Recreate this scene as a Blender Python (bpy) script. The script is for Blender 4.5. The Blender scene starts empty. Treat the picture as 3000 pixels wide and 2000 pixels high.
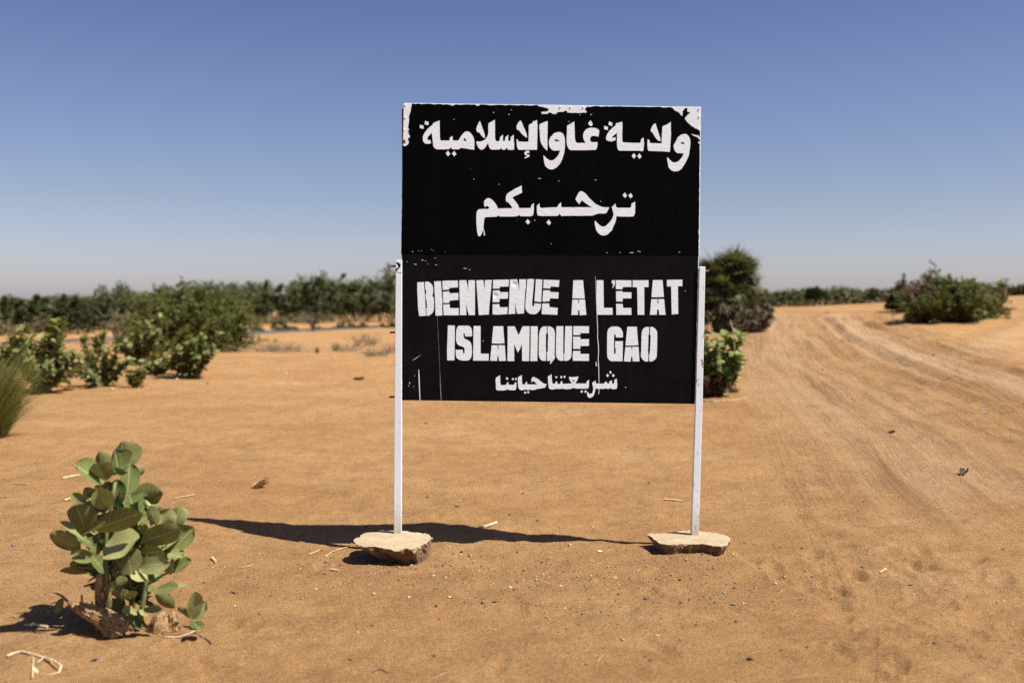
import bpy, math, random
import numpy as np
from mathutils import Vector, Matrix
from mathutils.geometry import tessellate_polygon

S = bpy.context.scene
COL = S.collection
R = math.radians
PI = math.pi

# ------------------------------------------------------------------ camera
F = 2917.0            # focal length in pixels of a 3000 px wide frame (35 mm lens)
CAM_H = 1.6
PITCH = math.atan(110 / F)
cd = bpy.data.cameras.new('camera')
cd.lens = 35.0; cd.sensor_width = 36.0
cd.clip_start = 0.05; cd.clip_end = 6000
cd.dof.use_dof = True; cd.dof.focus_distance = 6.55; cd.dof.aperture_fstop = 1.25; cd.dof.aperture_blades = 0
cam = bpy.data.objects.new('camera', cd); COL.objects.link(cam)
cam.location = (0, 0, CAM_H)
cam.rotation_euler = (PI / 2 - PITCH, 0, 0)
S.camera = cam

# ------------------------------------------------------------------ sky and sun
SUN = Vector((0.60, -0.215, 1.0)).normalized()
SUN_EL = math.asin(SUN.z)
SUN_AZ = math.atan2(SUN.x, SUN.y)
SKY_TINT = ((1.44, 1.32, 1.70), (1.34, 1.27, 1.60), (1.18, 1.11, 1.30), (1.06, 1.02, 1.28), (0.90, 0.88, 1.18))
W = bpy.data.worlds.new('World'); S.world = W; W.use_nodes = True
nt = W.node_tree; bg = nt.nodes['Background']
sky = nt.nodes.new('ShaderNodeTexSky'); sky.sky_type = 'NISHITA'
sky.sun_disc = False; sky.sun_elevation = SUN_EL; sky.sun_rotation = SUN_AZ
sky.altitude = 200; sky.air_density = 1.0; sky.dust_density = 1.0; sky.ozone_density = 1.0
hs = nt.nodes.new('ShaderNodeHueSaturation'); hs.inputs['Saturation'].default_value = 1.0
# dusty Sahel air: paler and pinker towards the horizon, purer blue above
tcn = nt.nodes.new('ShaderNodeTexCoord'); sxyz = nt.nodes.new('ShaderNodeSeparateXYZ'); nt.links.new(tcn.outputs['Generated'], sxyz.inputs[0])
tint = nt.nodes.new('ShaderNodeValToRGB'); nt.links.new(sxyz.outputs[2], tint.inputs[0])
el = tint.color_ramp.elements
for pos, c in ((0.0, SKY_TINT[0]), (0.034, SKY_TINT[1]), (0.103, SKY_TINT[2]), (0.20, SKY_TINT[3]), (0.29, SKY_TINT[4])):
    e = el.new(pos) if pos not in (0.0,) else el[0]
    e.position = pos; e.color = (*[x / 2 for x in c], 1)
el[-1].position = 1.0; el[-1].color = (*[x / 2 for x in SKY_TINT[4]], 1)
mul = nt.nodes.new('ShaderNodeMix'); mul.data_type = 'RGBA'; mul.blend_type = 'MULTIPLY'; mul.inputs[0].default_value = 1
nt.links.new(sky.outputs[0], mul.inputs[6]); nt.links.new(tint.outputs[0], mul.inputs[7])
nt.links.new(mul.outputs[2], hs.inputs['Color']); hs.inputs['Value'].default_value = 2.0
nt.links.new(hs.outputs[0], bg.inputs[0])
bg.inputs[1].default_value = 0.0415
ld = bpy.data.lights.new('sun', 'SUN'); ld.energy = 5.0; ld.angle = R(0.55); ld.color = (1.0, 0.95, 0.88)
sun = bpy.data.objects.new('sun', ld); COL.objects.link(sun)
sun.rotation_euler = (-SUN).to_track_quat('-Z', 'Y').to_euler()
S.view_settings.view_transform = 'Standard'; S.view_settings.look = 'None'
S.view_settings.gamma = 1.0; S.view_settings.exposure = 0.92
S.cycles.max_bounces = 8; S.cycles.diffuse_bounces = 3; S.cycles.transparent_max_bounces = 12
S.cycles.use_denoising = False

# ------------------------------------------------------------------ helpers
def ray(u, v):
    dx = (u - 1500) / F; dy = -(v - 1000) / F
    s, c = math.sin(PITCH), math.cos(PITCH)
    return np.array([dx, dy * s + c, dy * c - s])

def at(u, v, Y):
    d = ray(u, v); t = Y / d[1]
    return Vector((d[0] * t, Y, CAM_H + d[2] * t))

def tag(o, label=None, cat=None, group=None, kind=None):
    if label: o['label'] = label
    if cat: o['category'] = cat
    if group: o['group'] = group
    if kind: o['kind'] = kind
    return o

def empty(name, loc, label=None, cat=None, group=None):
    o = bpy.data.objects.new(name, None); COL.objects.link(o); o.location = loc
    o.empty_display_size = 0.1
    return tag(o, label, cat, group)

def link(name, me, parent=None, loc=(0, 0, 0)):
    o = bpy.data.objects.new(name, me); COL.objects.link(o); o.location = loc
    if parent: o.parent = parent
    return o

def copy_tree(o, parent=None):
    c = o.copy(); COL.objects.link(c)
    if parent: c.parent = parent
    for ch in o.children: copy_tree(ch, c)
    return c

def mesh(name, V, Fc, m=None, smooth=False, uv=None):
    me = bpy.data.meshes.new(name)
    me.from_pydata([tuple(v) for v in V], [], [tuple(f) for f in Fc])
    if uv is not None:
        l = me.uv_layers.new(name='UVMap')
        idx = np.empty(len(me.loops), dtype=np.int32); me.loops.foreach_get('vertex_index', idx)
        l.data.foreach_set('uv', np.asarray(uv, dtype=np.float32)[idx].ravel())
    if m: me.materials.append(m)
    if smooth: me.polygons.foreach_set('use_smooth', [True] * len(me.polygons))
    me.update()
    return me

def quads(name, V, Q, m=None, smooth=False, uv=None, attrs=None):
    V = np.asarray(V, dtype=np.float32); Q = np.asarray(Q, dtype=np.int32)
    k = Q.shape[1]
    me = bpy.data.meshes.new(name)
    me.vertices.add(len(V)); me.vertices.foreach_set('co', V.ravel())
    me.loops.add(Q.size); me.loops.foreach_set('vertex_index', Q.ravel())
    me.polygons.add(len(Q)); me.polygons.foreach_set('loop_start', np.arange(len(Q), dtype=np.int32) * k)
    if smooth: me.polygons.foreach_set('use_smooth', np.ones(len(Q), dtype=bool))
    if uv is not None:
        l = me.uv_layers.new(name='UVMap'); l.data.foreach_set('uv', np.asarray(uv, dtype=np.float32)[Q.ravel()].ravel())
    for n, a in (attrs or {}).items():
        at_ = me.attributes.new(n, 'FLOAT', 'POINT'); at_.data.foreach_set('value', np.asarray(a, dtype=np.float32))
    if m: me.materials.append(m)
    me.update(calc_edges=True); me.validate()
    return me

class MB:
    def __init__(s): s.V = []; s.F = []; s.UV = []
    def add(s, V, Fc, uv=None):
        o = len(s.V); s.V += [tuple(v) for v in V]; s.F += [tuple(i + o for i in f) for f in Fc]
        s.UV += [tuple(u) for u in (uv if uv is not None else [(0, 0)] * len(V))]
    def tube(s, pts, rad, n=7, cap=True, rng=None, rough=0.0):
        pts = [Vector(p) for p in pts]
        if not hasattr(rad, '__len__'): rad = [rad] * len(pts)
        V = []; Fc = []
        prev = None
        for i, p in enumerate(pts):
            d = (pts[min(i + 1, len(pts) - 1)] - pts[max(i - 1, 0)]).normalized()
            a = d.orthogonal().normalized() if prev is None else (prev - d * prev.dot(d)).normalized()
            prev = a; b = d.cross(a)
            for k in range(n):
                t = 2 * PI * k / n
                r = rad[i] * (1 + (rng.uniform(-rough, rough) if rng else 0))
                V.append(p + (a * math.cos(t) + b * math.sin(t)) * r)
        for i in range(len(pts) - 1):
            for k in range(n):
                Fc.append((i * n + k, i * n + (k + 1) % n, (i + 1) * n + (k + 1) % n, (i + 1) * n + k))
        if cap:
            Fc.append(tuple(range(n))[::-1]); Fc.append(tuple((len(pts) - 1) * n + k for k in range(n)))
        s.add(V, Fc)
    def box(s, lo, hi):
        x0, y0, z0 = lo; x1, y1, z1 = hi
        s.add([(x0, y0, z0), (x1, y0, z0), (x1, y1, z0), (x0, y1, z0), (x0, y0, z1), (x1, y0, z1), (x1, y1, z1), (x0, y1, z1)],
              [(0, 3, 2, 1), (4, 5, 6, 7), (0, 1, 5, 4), (1, 2, 6, 5), (2, 3, 7, 6), (3, 0, 4, 7)])
    def build(s, name, m, parent=None, loc=(0, 0, 0), smooth=False):
        return link(name, mesh(name, s.V, s.F, m, smooth, s.UV), parent, loc)

def bez(p0, p1, p2, n):
    return [p0 * (1 - t) ** 2 + p1 * 2 * t * (1 - t) + p2 * t * t for t in [i / (n - 1) for i in range(n)]]

def sstep(a, b, x):
    t = np.clip((x - a) / (b - a), 0, 1); return t * t * (3 - 2 * t)

_tab = np.random.RandomState(5).rand(256, 256).astype(np.float64)
def vnoise(x, y):
    xi = np.floor(x).astype(np.int64); yi = np.floor(y).astype(np.int64)
    fx = x - xi; fy = y - yi; fx = fx * fx * (3 - 2 * fx); fy = fy * fy * (3 - 2 * fy)
    g = lambda a, b: _tab[a & 255, b & 255]
    return (g(xi, yi) * (1 - fx) + g(xi + 1, yi) * fx) * (1 - fy) + (g(xi, yi + 1) * (1 - fx) + g(xi + 1, yi + 1) * fx) * fy - 0.5

# ------------------------------------------------------------------ materials
def mat(name):
    m = bpy.data.materials.new(name); m.use_nodes = True
    n = m.node_tree.nodes; return m, m.node_tree, n['Principled BSDF']

def N(t, kind, **kw):
    n = t.nodes.new(kind)
    for k, v in kw.items():
        if k in n.inputs: n.inputs[k].default_value = v
        else: setattr(n, k, v)
    return n

def ramp(t, src, stops):
    r = t.nodes.new('ShaderNodeValToRGB'); e = r.color_ramp.elements
    while len(e) < len(stops): e.new(0.5)
    for i, (p, c) in enumerate(stops):
        e[i].position = p; e[i].color = (*c, 1) if hasattr(c, '__len__') else (c, c, c, 1)
    t.links.new(src, r.inputs[0]); return r.outputs[0]

def noise(t, vec, scale, detail=4, rough=0.55):
    n = N(t, 'ShaderNodeTexNoise', Scale=scale, Detail=detail, Roughness=rough)
    if vec is not None: t.links.new(vec, n.inputs['Vector'])
    return n.outputs['Fac']

def mixc(t, fac, a, b, blend='MIX'):
    m = t.nodes.new('ShaderNodeMix'); m.data_type = 'RGBA'; m.blend_type = blend
    for s_, i in ((fac, 0), (a, 6), (b, 7)):
        if isinstance(s_, (int, float)): m.inputs[i].default_value = s_
        elif isinstance(s_, tuple): m.inputs[i].default_value = (*s_, 1)
        else: t.links.new(s_, m.inputs[i])
    return m.outputs[2]

def math_(t, op, a, b=None, clamp=False):
    m = t.nodes.new('ShaderNodeMath'); m.operation = op; m.use_clamp = clamp
    for i, s_ in enumerate((a, b)):
        if s_ is None: continue
        if isinstance(s_, (int, float)): m.inputs[i].default_value = s_
        else: t.links.new(s_, m.inputs[i])
    return m.outputs[0]

def bump(t, p, h, strength, dist, prev=None):
    b = t.nodes.new('ShaderNodeBump'); b.inputs['Strength'].default_value = strength; b.inputs['Distance'].default_value = dist
    t.links.new(h, b.inputs['Height'])
    if prev is not None: t.links.new(prev, b.inputs['Normal'])
    t.links.new(b.outputs[0], p.inputs['Normal']); return b.outputs[0]

def coords(t, scale=None):
    c = t.nodes.new('ShaderNodeTexCoord').outputs['Object']
    if scale:
        m = t.nodes.new('ShaderNodeMapping'); m.inputs['Scale'].default_value = scale; t.links.new(c, m.inputs[0]); c = m.outputs[0]
    return c

def simple(name, col, rough=0.8, var=0.25, scale=20, bmp=0.3, bdist=0.01, spec=0.3, stretch=None):
    m, t, p = mat(name); c = coords(t, stretch)
    n = noise(t, c, scale)
    lo = tuple(x * (1 - var) for x in col); hi = tuple(min(1, x * (1 + var)) for x in col)
    t.links.new(ramp(t, n, [(0.3, lo), (0.7, hi)]), p.inputs['Base Color'])
    p.inputs['Roughness'].default_value = rough; p.inputs['Specular IOR Level'].default_value = spec
    if bmp: bump(t, p, noise(t, c, scale * 2.5, 6), bmp, bdist)
    return m

def foliage(name, cols, trans=0.25, rough=0.6, spec=0.3, tcol=None):
    m, t, p = mat(name)
    g = t.nodes.new('ShaderNodeNewGeometry').outputs['Random Per Island']
    col = ramp(t, g, [(i / max(1, len(cols) - 1), c) for i, c in enumerate(cols)])
    t.links.new(col, p.inputs['Base Color']); p.inputs['Roughness'].default_value = rough
    p.inputs['Specular IOR Level'].default_value = spec
    if trans:
        tr = t.nodes.new('ShaderNodeBsdfTranslucent')
        t.links.new(mixc(t, 1.0, col, tcol or (1.1, 1.15, 0.6), 'MULTIPLY'), tr.inputs[0])
        mx = t.nodes.new('ShaderNodeMixShader'); mx.inputs[0].default_value = trans
        t.links.new(p.outputs[0], mx.inputs[1]); t.links.new(tr.outputs[0], mx.inputs[2])
        t.links.new(mx.outputs[0], t.nodes['Material Output'].inputs[0])
    return m

def sand_material():
    m, t, p = mat('sand'); c = coords(t)
    A = lambda n: N(t, 'ShaderNodeAttribute', attribute_name=n).outputs['Fac']
    big = noise(t, c, 0.55, 5, 0.6); mid = noise(t, c, 4.5, 6, 0.65); fine = noise(t, c, 70, 5, 0.7)
    col = ramp(t, big, [(0.32, SAND[0]), (0.55, SAND[1]), (0.72, SAND[2])])
    col = mixc(t, math_(t, 'MULTIPLY', ramp(t, mid, [(0.46, 0.0), (0.66, 1.0)]), 0.45), col, SAND[3])
    flake = noise(t, coords(t, (1.0, 1.7, 1.0)), 24, 5, 0.7)
    col = mixc(t, math_(t, 'MULTIPLY', ramp(t, flake, [(0.50, 0.0), (0.63, 1.0)]), ramp(t, noise(t, c, 1.6, 3), [(0.36, 0.12), (0.62, 0.62)])), col, SAND[3])
    col = mixc(t, A('compact'), col, SAND[4])
    # streaks left by many tyres along the road
    cmb = t.nodes.new('ShaderNodeCombineXYZ'); t.links.new(math_(t, 'MULTIPLY', A('road_d'), 4.2), cmb.inputs[0]); t.links.new(math_(t, 'MULTIPLY', A('road_u'), 0.10), cmb.inputs[1])
    streak = noise(t, cmb.outputs[0], 1.0, 6, 0.7)
    col = mixc(t, math_(t, 'MULTIPLY', A('road_m'), ramp(t, streak, [(0.50, 0.0), (0.66, 0.7)])), col, (0.20, 0.108, 0.050))
    col = mixc(t, math_(t, 'MULTIPLY', A('road_m'), ramp(t, streak, [(0.34, 0.6), (0.48, 0.0)])), col, (0.37, 0.245, 0.135))
    # dark grit and pale grains
    grit = noise(t, c, 190, 2, 0.6)
    gm = math_(t, 'MULTIPLY', ramp(t, grit, [(0.55, 0.0), (0.63, 1.0)]), ramp(t, noise(t, c, 2.3, 3), [(0.38, 0.2), (0.62, 0.95)]))
    col = mixc(t, math_(t, 'ADD', gm, math_(t, 'MULTIPLY', A('pebbly'), ramp(t, grit, [(0.52, 0.0), (0.66, 0.5)])), True), col, (0.10, 0.058, 0.032))
    v = N(t, 'ShaderNodeTexVoronoi', Scale=95.0); t.links.new(c, v.inputs['Vector'])
    col = mixc(t, math_(t, 'MULTIPLY', ramp(t, v.outputs['Distance'], [(0.05, 1.0), (0.13, 0.0)]), ramp(t, noise(t, c, 9, 3), [(0.5, 0.0), (0.62, 0.55)])), col, (0.55, 0.42, 0.28))
    col = mixc(t, 0.6, col, ramp(t, fine, [(0.32, 0.55), (0.5, 1.0), (0.68, 1.3)]), 'MULTIPLY')
    t.links.new(col, p.inputs['Base Color'])
    p.inputs['Roughness'].default_value = 0.95; p.inputs['Specular IOR Level'].default_value = 0.12
    tr = math_(t, 'MULTIPLY', math_(t, 'SINE', math_(t, 'MULTIPLY', A('tread_u'), 2 * PI / 0.034)), A('tread'))
    b0 = bump(t, p, tr, 0.8, 0.005)
    b1 = bump(t, p, noise(t, c, 16, 8, 0.65), 0.55, 0.03, b0)
    b1 = bump(t, p, math_(t, 'MULTIPLY', streak, A('road_m')), 1.0, 0.17, b1)
    b2 = bump(t, p, mid, 0.35, 0.05, b1)
    b3 = bump(t, p, noise(t, c, 120, 4, 0.75), 1.0, 0.011, b2)
    bump(t, p, noise(t, c, 45, 5, 0.75), 0.8, 0.018, b3)
    return m

SAND = [(0.325, 0.175, 0.068), (0.380, 0.216, 0.089), (0.415, 0.256, 0.119), (0.206, 0.104, 0.040), (0.425, 0.280, 0.156)]

def white_paint(name, chips=0.0, base=(0.81, 0.87, 0.90), foot=False, dents=False):
    m, t, p = mat(name); c = coords(t)
    n = noise(t, c, 14, 6, 0.7)
    col = ramp(t, n, [(0.3, tuple(x * 0.93 for x in base)), (0.7, base)])
    if chips:
        v = noise(t, coords(t, (1, 1, 0.35)), 34, 5, 0.75)
        col = mixc(t, ramp(t, v, [(0.735 - chips, 0.0), (0.76 - chips, 1.0)]), col, (0.20, 0.10, 0.05))
        dirt = noise(t, coords(t, (1, 1, 0.15)), 9, 5)
        col = mixc(t, math_(t, 'MULTIPLY', ramp(t, dirt, [(0.55, 0.0), (0.8, 1.0)]), 0.35), col, (0.55, 0.47, 0.36))
    if foot:                                                  # sand-stained foot of a post
        sz = t.nodes.new('ShaderNodeSeparateXYZ'); t.links.new(c, sz.inputs[0])
        h = math_(t, 'ADD', sz.outputs[2], math_(t, 'MULTIPLY', noise(t, c, 25, 4), 0.16))
        col = mixc(t, ramp(t, h, [(0.14, 0.75), (0.36, 0.0)]), col, (0.42, 0.30, 0.17))
    t.links.new(col, p.inputs['Base Color']); p.inputs['Roughness'].default_value = 0.42
    b0 = bump(t, p, noise(t, coords(t, (1, 1, 2.2)), 42, 5, 0.65), 0.5 if dents else 0.2, 0.003)
    if dents:                                                 # two knocks in the sheet
        for u, v in ((1506.5, 832), (1450.5, 866)):
            q = at(u, v, 6.612)
            dn = t.nodes.new('ShaderNodeVectorMath'); dn.operation = 'DISTANCE'; t.links.new(c, dn.inputs[0]); dn.inputs[1].default_value = q
            b0 = bump(t, p, ramp(t, math_(t, 'MULTIPLY', dn.outputs['Value'], 10.0), [(0.0, 0.0), (0.05, 0.45), (0.22, 1.0)]), 0.8, 0.006, b0)
    return m

def black_paint(name, base, rough, specks):
    m, t, p = mat(name); c = coords(t)
    n = noise(t, c, 6, 6, 0.7)
    col = ramp(t, n, [(0.3, tuple(x * 0.6 for x in base)), (0.75, tuple(x * 1.4 for x in base))])
    run = noise(t, coords(t, (9, 1, 0.7)), 3.0, 4, 0.6)          # faint runs and a dusty film
    col = mixc(t, ramp(t, run, [(0.55, 0.0), (0.75, 0.5)]), col, tuple(x * 2.0 + 0.0015 for x in base))
    # worn specks where the white sheet shows through
    v = noise(t, coords(t, (1, 1, 1.6)), 46, 3, 0.6)
    zone = noise(t, c, 3.0, 3, 0.6)
    col = mixc(t, math_(t, 'MULTIPLY', ramp(t, v, [(0.70, 0.0), (0.75, 1.0)]), ramp(t, zone, [(0.48, 0.0), (0.66, specks)])), col, (0.5, 0.48, 0.44))
    t.links.new(col, p.inputs['Base Color'])
    t.links.new(ramp(t, noise(t, coords(t, (1, 1, 0.4)), 5, 5), [(0.3, rough - 0.06), (0.7, rough + 0.1)]), p.inputs['Roughness'])
    p.inputs['Specular IOR Level'].default_value = 0.04
    b0 = bump(t, p, noise(t, coords(t, (1.6, 1, 1)), 60, 5, 0.7), 0.25, 0.002)
    bump(t, p, noise(t, c, 2.2, 2), 0.3, 0.02, b0)
    return m

def big_leaf(name, lo, mid, hi, vein, trans=0.22, under=(0.170, 0.158, 0.060)):
    m, t, p = mat(name)
    g = t.nodes.new('ShaderNodeNewGeometry').outputs['Random Per Island']
    col = ramp(t, g, [(0.0, lo), (0.5, mid), (1.0, hi)])
    bf = t.nodes.new('ShaderNodeNewGeometry').outputs['Backfacing']
    col = mixc(t, math_(t, 'MULTIPLY', bf, 0.6), col, under)
    uvn = t.nodes.new('ShaderNodeTexCoord').outputs['UV']
    sp = t.nodes.new('ShaderNodeSeparateXYZ'); t.links.new(uvn, sp.inputs[0])
    du = math_(t, 'ABSOLUTE', math_(t, 'SUBTRACT', sp.outputs[0], 0.5))
    midrib = ramp(t, du, [(0.012, 1.0), (0.035, 0.0)])
    side = math_(t, 'FRACT', math_(t, 'MULTIPLY', math_(t, 'SUBTRACT', sp.outputs[1], math_(t, 'MULTIPLY', du, 0.45)), 8.0))
    sv = ramp(t, math_(t, 'ABSOLUTE', math_(t, 'SUBTRACT', side, 0.5)), [(0.03, 0.6), (0.07, 0.0)])
    veins = math_(t, 'MAXIMUM', midrib, sv)
    col = mixc(t, math_(t, 'MULTIPLY', veins, 0.6), col, vein)
    col = mixc(t, 0.5, col, ramp(t, noise(t, coords(t), 40, 5), [(0.3, 0.75), (0.7, 1.15)]), 'MULTIPLY')
    col = mixc(t, math_(t, 'MULTIPLY', ramp(t, noise(t, coords(t), 13, 4, 0.7), [(0.58, 0.0), (0.72, 1.0)]), 0.55), col, (0.30, 0.25, 0.09))
    t.links.new(col, p.inputs['Base Color'])
    p.inputs['Roughness'].default_value = 0.5; p.inputs['Specular IOR Level'].default_value = 0.16
    bump(t, p, veins, 0.4, 0.003)
    tr = t.nodes.new('ShaderNodeBsdfTranslucent'); t.links.new(mixc(t, 1.0, col, (1.2, 1.2, 0.5), 'MULTIPLY'), tr.inputs[0])
    mx = t.nodes.new('ShaderNodeMixShader'); mx.inputs[0].default_value = trans
    t.links.new(p.outputs[0], mx.inputs[1]); t.links.new(tr.outputs[0], mx.inputs[2])
    t.links.new(mx.outputs[0], t.nodes['Material Output'].inputs[0])
    return m

def concrete_material():
    m, t, p = mat('concrete'); c = coords(t)
    col = ramp(t, noise(t, c, 9, 6, 0.65), [(0.3, (0.31, 0.235, 0.135)), (0.7, (0.43, 0.34, 0.21))])
    crack = noise(t, coords(t, (1, 2.6, 3)), 34, 6, 0.75)
    col = mixc(t, ramp(t, crack, [(0.56, 0.0), (0.64, 0.85)]), col, (0.16, 0.12, 0.085))
    col = mixc(t, ramp(t, noise(t, coords(t, (1, 1.8, 1)), 12, 3), [(0.70, 0.0), (0.74, 0.8)]), col, (0.75, 0.73, 0.68))
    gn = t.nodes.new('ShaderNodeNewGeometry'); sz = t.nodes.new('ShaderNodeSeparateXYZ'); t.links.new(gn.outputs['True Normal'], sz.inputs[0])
    earthy_shade = ramp(t, noise(t, c, 30, 6, 0.7), [(0.35, (0.12, 0.065, 0.03)), (0.6, (0.22, 0.13, 0.065)), (0.75, (0.40, 0.30, 0.18))])
    col = mixc(t, ramp(t, sz.outputs[2], [(0.35, 1.0), (0.72, 0.0)]), col, earthy_shade)      # overhang shade painted into the earthy broken sides; the trowelled top is pale
    t.links.new(col, p.inputs['Base Color']); p.inputs['Roughness'].default_value = 0.92
    bump(t, p, noise(t, c, 45, 8, 0.75), 0.8, 0.012)
    return m

M = {}
M['sand'] = sand_material()
M['white'] = white_paint('white_sheet_paint', 0.0)
M['letter'] = white_paint('white_letter_paint', 0.0, (0.84, 0.905, 0.935), dents=True)
M['post_a'] = white_paint('white_post_paint', 0.035, foot=True)
M['post_b'] = white_paint('chipped_post_paint', 0.13, foot=True)
M['black_hi'] = black_paint('gloss_black_paint', (0.0009, 0.0009, 0.0013), 0.55, 0.35)
M['black_lo'] = black_paint('matt_black_paint', (0.0058, 0.0054, 0.0054), 0.6, 0.15)
M['faint'] = simple('thin_white_run', (0.22, 0.22, 0.21), .6, .3, 30, .2, .002)
M['rust'] = simple('rusty_steel', (0.13, 0.05, 0.025), 0.85, 0.4, 60, 0.4, 0.003)
M['rust_sunlit'] = simple('sunlit_rust', (0.30, 0.12, 0.055), 0.85, 0.4, 60, 0.4, 0.003)  # bolt rust painted lighter on the sunlit side than on the shaded side
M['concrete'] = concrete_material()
M['leaf_near'] = big_leaf('waxy_leaf', (0.032, 0.062, 0.016), (0.120, 0.145, 0.040), (0.300, 0.300, 0.120), (0.40, 0.40, 0.20), 0.13)
M['leaf_far'] = big_leaf('milkweed_leaf', (0.055, 0.080, 0.022), (0.135, 0.150, 0.042), (0.32, 0.305, 0.115), (0.3, 0.33, 0.19))
M['leaf_bright'] = big_leaf('fresh_milkweed_leaf', (0.07, 0.14, 0.035), (0.17, 0.24, 0.07), (0.36, 0.40, 0.18), (0.3, 0.33, 0.19))
M['stem'] = simple('green_stem', (0.13, 0.14, 0.05), 0.6, 0.3, 30, 0.2, 0.003)
M['deadwood'] = simple('dead_bark', (0.42, 0.265, 0.13), 0.9, 0.72, 60, 1.0, 0.025, 0.15, (1, 1, 0.3))
M['twig'] = simple('grey_brown_twig', (0.16, 0.105, 0.065), 0.9, 0.35, 30, 0.3, 0.004)
M['bark'] = simple('tree_bark', (0.13, 0.095, 0.065), 0.9, 0.35, 12, 0.6, 0.02)
M['palebark'] = simple('pale_tree_bark', (0.30, 0.26, 0.21), 0.9, 0.25, 6, 0.4, 0.02)
M['straw'] = simple('straw', (0.42, 0.31, 0.165), 0.8, 0.3, 40, 0.2, 0.002)
M['drywood'] = simple('pale_dry_wood', (0.46, 0.35, 0.21), 0.85, 0.3, 40, 0.4, 0.003)
M['f_acacia'] = foliage('acacia_foliage', [(0.050, 0.064, 0.013), (0.108, 0.124, 0.028), (0.20, 0.195, 0.055)])
M['f_acacia_dark'] = foliage('dark_acacia_foliage', [(0.022, 0.035, 0.012), (0.036, 0.052, 0.018), (0.058, 0.072, 0.024)])
M['f_dry'] = foliage('dry_acacia_foliage', [(0.13, 0.075, 0.048), (0.20, 0.115, 0.075), (0.15, 0.105, 0.055)], 0.1)
M['f_tree'] = foliage('grey_green_foliage', [(0.044, 0.055, 0.017), (0.080, 0.092, 0.032), (0.135, 0.142, 0.058)])
M['f_tree2'] = foliage('olive_foliage', [(0.044, 0.050, 0.013), (0.076, 0.080, 0.022), (0.118, 0.115, 0.038)])
M['f_palm'] = foliage('palm_blades', [(0.05, 0.062, 0.022), (0.10, 0.108, 0.042), (0.22, 0.22, 0.11)], 0.15, 0.5)
M['f_palmdead'] = foliage('dead_palm_blades', [(0.10, 0.07, 0.035), (0.17, 0.13, 0.07), (0.07, 0.05, 0.028)], 0.1)
M['f_scrub'] = foliage('dry_scrub_twigs', [(0.10, 0.075, 0.045), (0.16, 0.12, 0.075), (0.085, 0.078, 0.042)], 0.1)
M['f_brownleaf'] = foliage('brown_dead_leaves', [(0.055, 0.026, 0.012), (0.09, 0.042, 0.02), (0.15, 0.085, 0.045)], 0.08)
M['f_grass'] = foliage('yellow_green_grass', [(0.09, 0.11, 0.022), (0.16, 0.165, 0.04), (0.32, 0.27, 0.10)], 0.3)
M['f_under'] = foliage('undergrowth', [(0.07, 0.065, 0.028), (0.12, 0.10, 0.045), (0.19, 0.145, 0.075)], 0.1)

# ------------------------------------------------------------------ terrain
BANK0 = np.array([-22.3, 50.0]); BT = np.array([12.1, 35.0]) / math.hypot(12.1, 35.0); BN = np.array([-BT[1], BT[0]])
def bank_d(x, y): return (x - BANK0[0]) * BN[0] + (y - BANK0[1]) * BN[1]

def tz(x, y):
    """smooth land form; works on arrays"""
    x = np.asarray(x, float); y = np.asarray(y, float)
    a = x / np.maximum(y, 1.0)
    w = sstep(-0.03, 0.25, a)
    up = 0.038 * np.maximum(0, y - 9.0)
    up = np.where(y > 46, 1.406 - 0.012 * (y - 46), up); up = np.maximum(up, np.where(y > 46, 0.55, up))
    z = w * up
    z += 0.62 * np.exp(-((x - 24) / 7.5) ** 2 - ((y - 43) / 13) ** 2)
    z += 0.16 * np.exp(-((x - 9.5) / 3.0) ** 2 - ((y - 19) / 7.0) ** 2)
    z -= 0.24 * sstep(18, 56, y) * (1 - w)
    d = bank_d(x, y)
    riv = sstep(-3.0, 0.6, d) * (1 - sstep(3.6, 6.5, d)) * (1 - w) * sstep(30, 42, y)
    z -= 0.55 * riv
    z += 0.12 * sstep(8, 16, d) * (1 - w) * sstep(30, 42, y)
    bx = sstep(-2.3, -1.0, x) * (1 - sstep(1.5, 2.4, x))
    z -= 0.066 * np.exp(-((y - 6.55) / 0.78) ** 2) * bx
    z += 0.052 * np.exp(-((x - 1.28) / 0.5) ** 2 - ((y - 6.42) / 0.42) ** 2)
    z += 0.03 * (1 - sstep(-2.3, -1.5, x)) * sstep(6.6, 7.4, y) * (1 - sstep(8.5, 12, y)) * sstep(-5, -3.4, x)
    return z

_ts = np.concatenate([np.arange(2.5, 12, 0.01), np.arange(12, 160, 0.05)])
def ground(u, v, lift=0.0):
    d = ray(u, v); d = d / d[1]
    X = d[0] * _ts; Z = CAM_H + d[2] * _ts
    h = Z - tz(X, _ts)
    k = int(np.argmax(h < 0)) if (h < 0).any() else len(_ts) - 1
    return Vector((X[k], _ts[k], float(tz(X[k], _ts[k])) + lift))

def poly_world(pts): return np.array([tuple(ground(*p))[:2] for p in pts])

def track_field(X, Y, poly):
    """distance to, side of and length along a polyline"""
    best = np.full(X.shape, 1e9); U = np.zeros(X.shape); Sg = np.zeros(X.shape); acc = 0.0
    for (x0, y0), (x1, y1) in zip(poly[:-1], poly[1:]):
        L = math.hypot(x1 - x0, y1 - y0)
        if L < 1e-6: continue
        tx, ty = (x1 - x0) / L, (y1 - y0) / L
        px, py = X - x0, Y - y0
        s = np.clip(px * tx + py * ty, 0, L)
        dx, dy = px - s * tx, py - s * ty
        dd = np.hypot(dx, dy); m_ = dd < best
        best = np.where(m_, dd, best); U = np.where(m_, acc + s, U); Sg = np.where(m_, np.sign(px * ty - py * tx), Sg)
        acc += L
    return best, U, Sg

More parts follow.
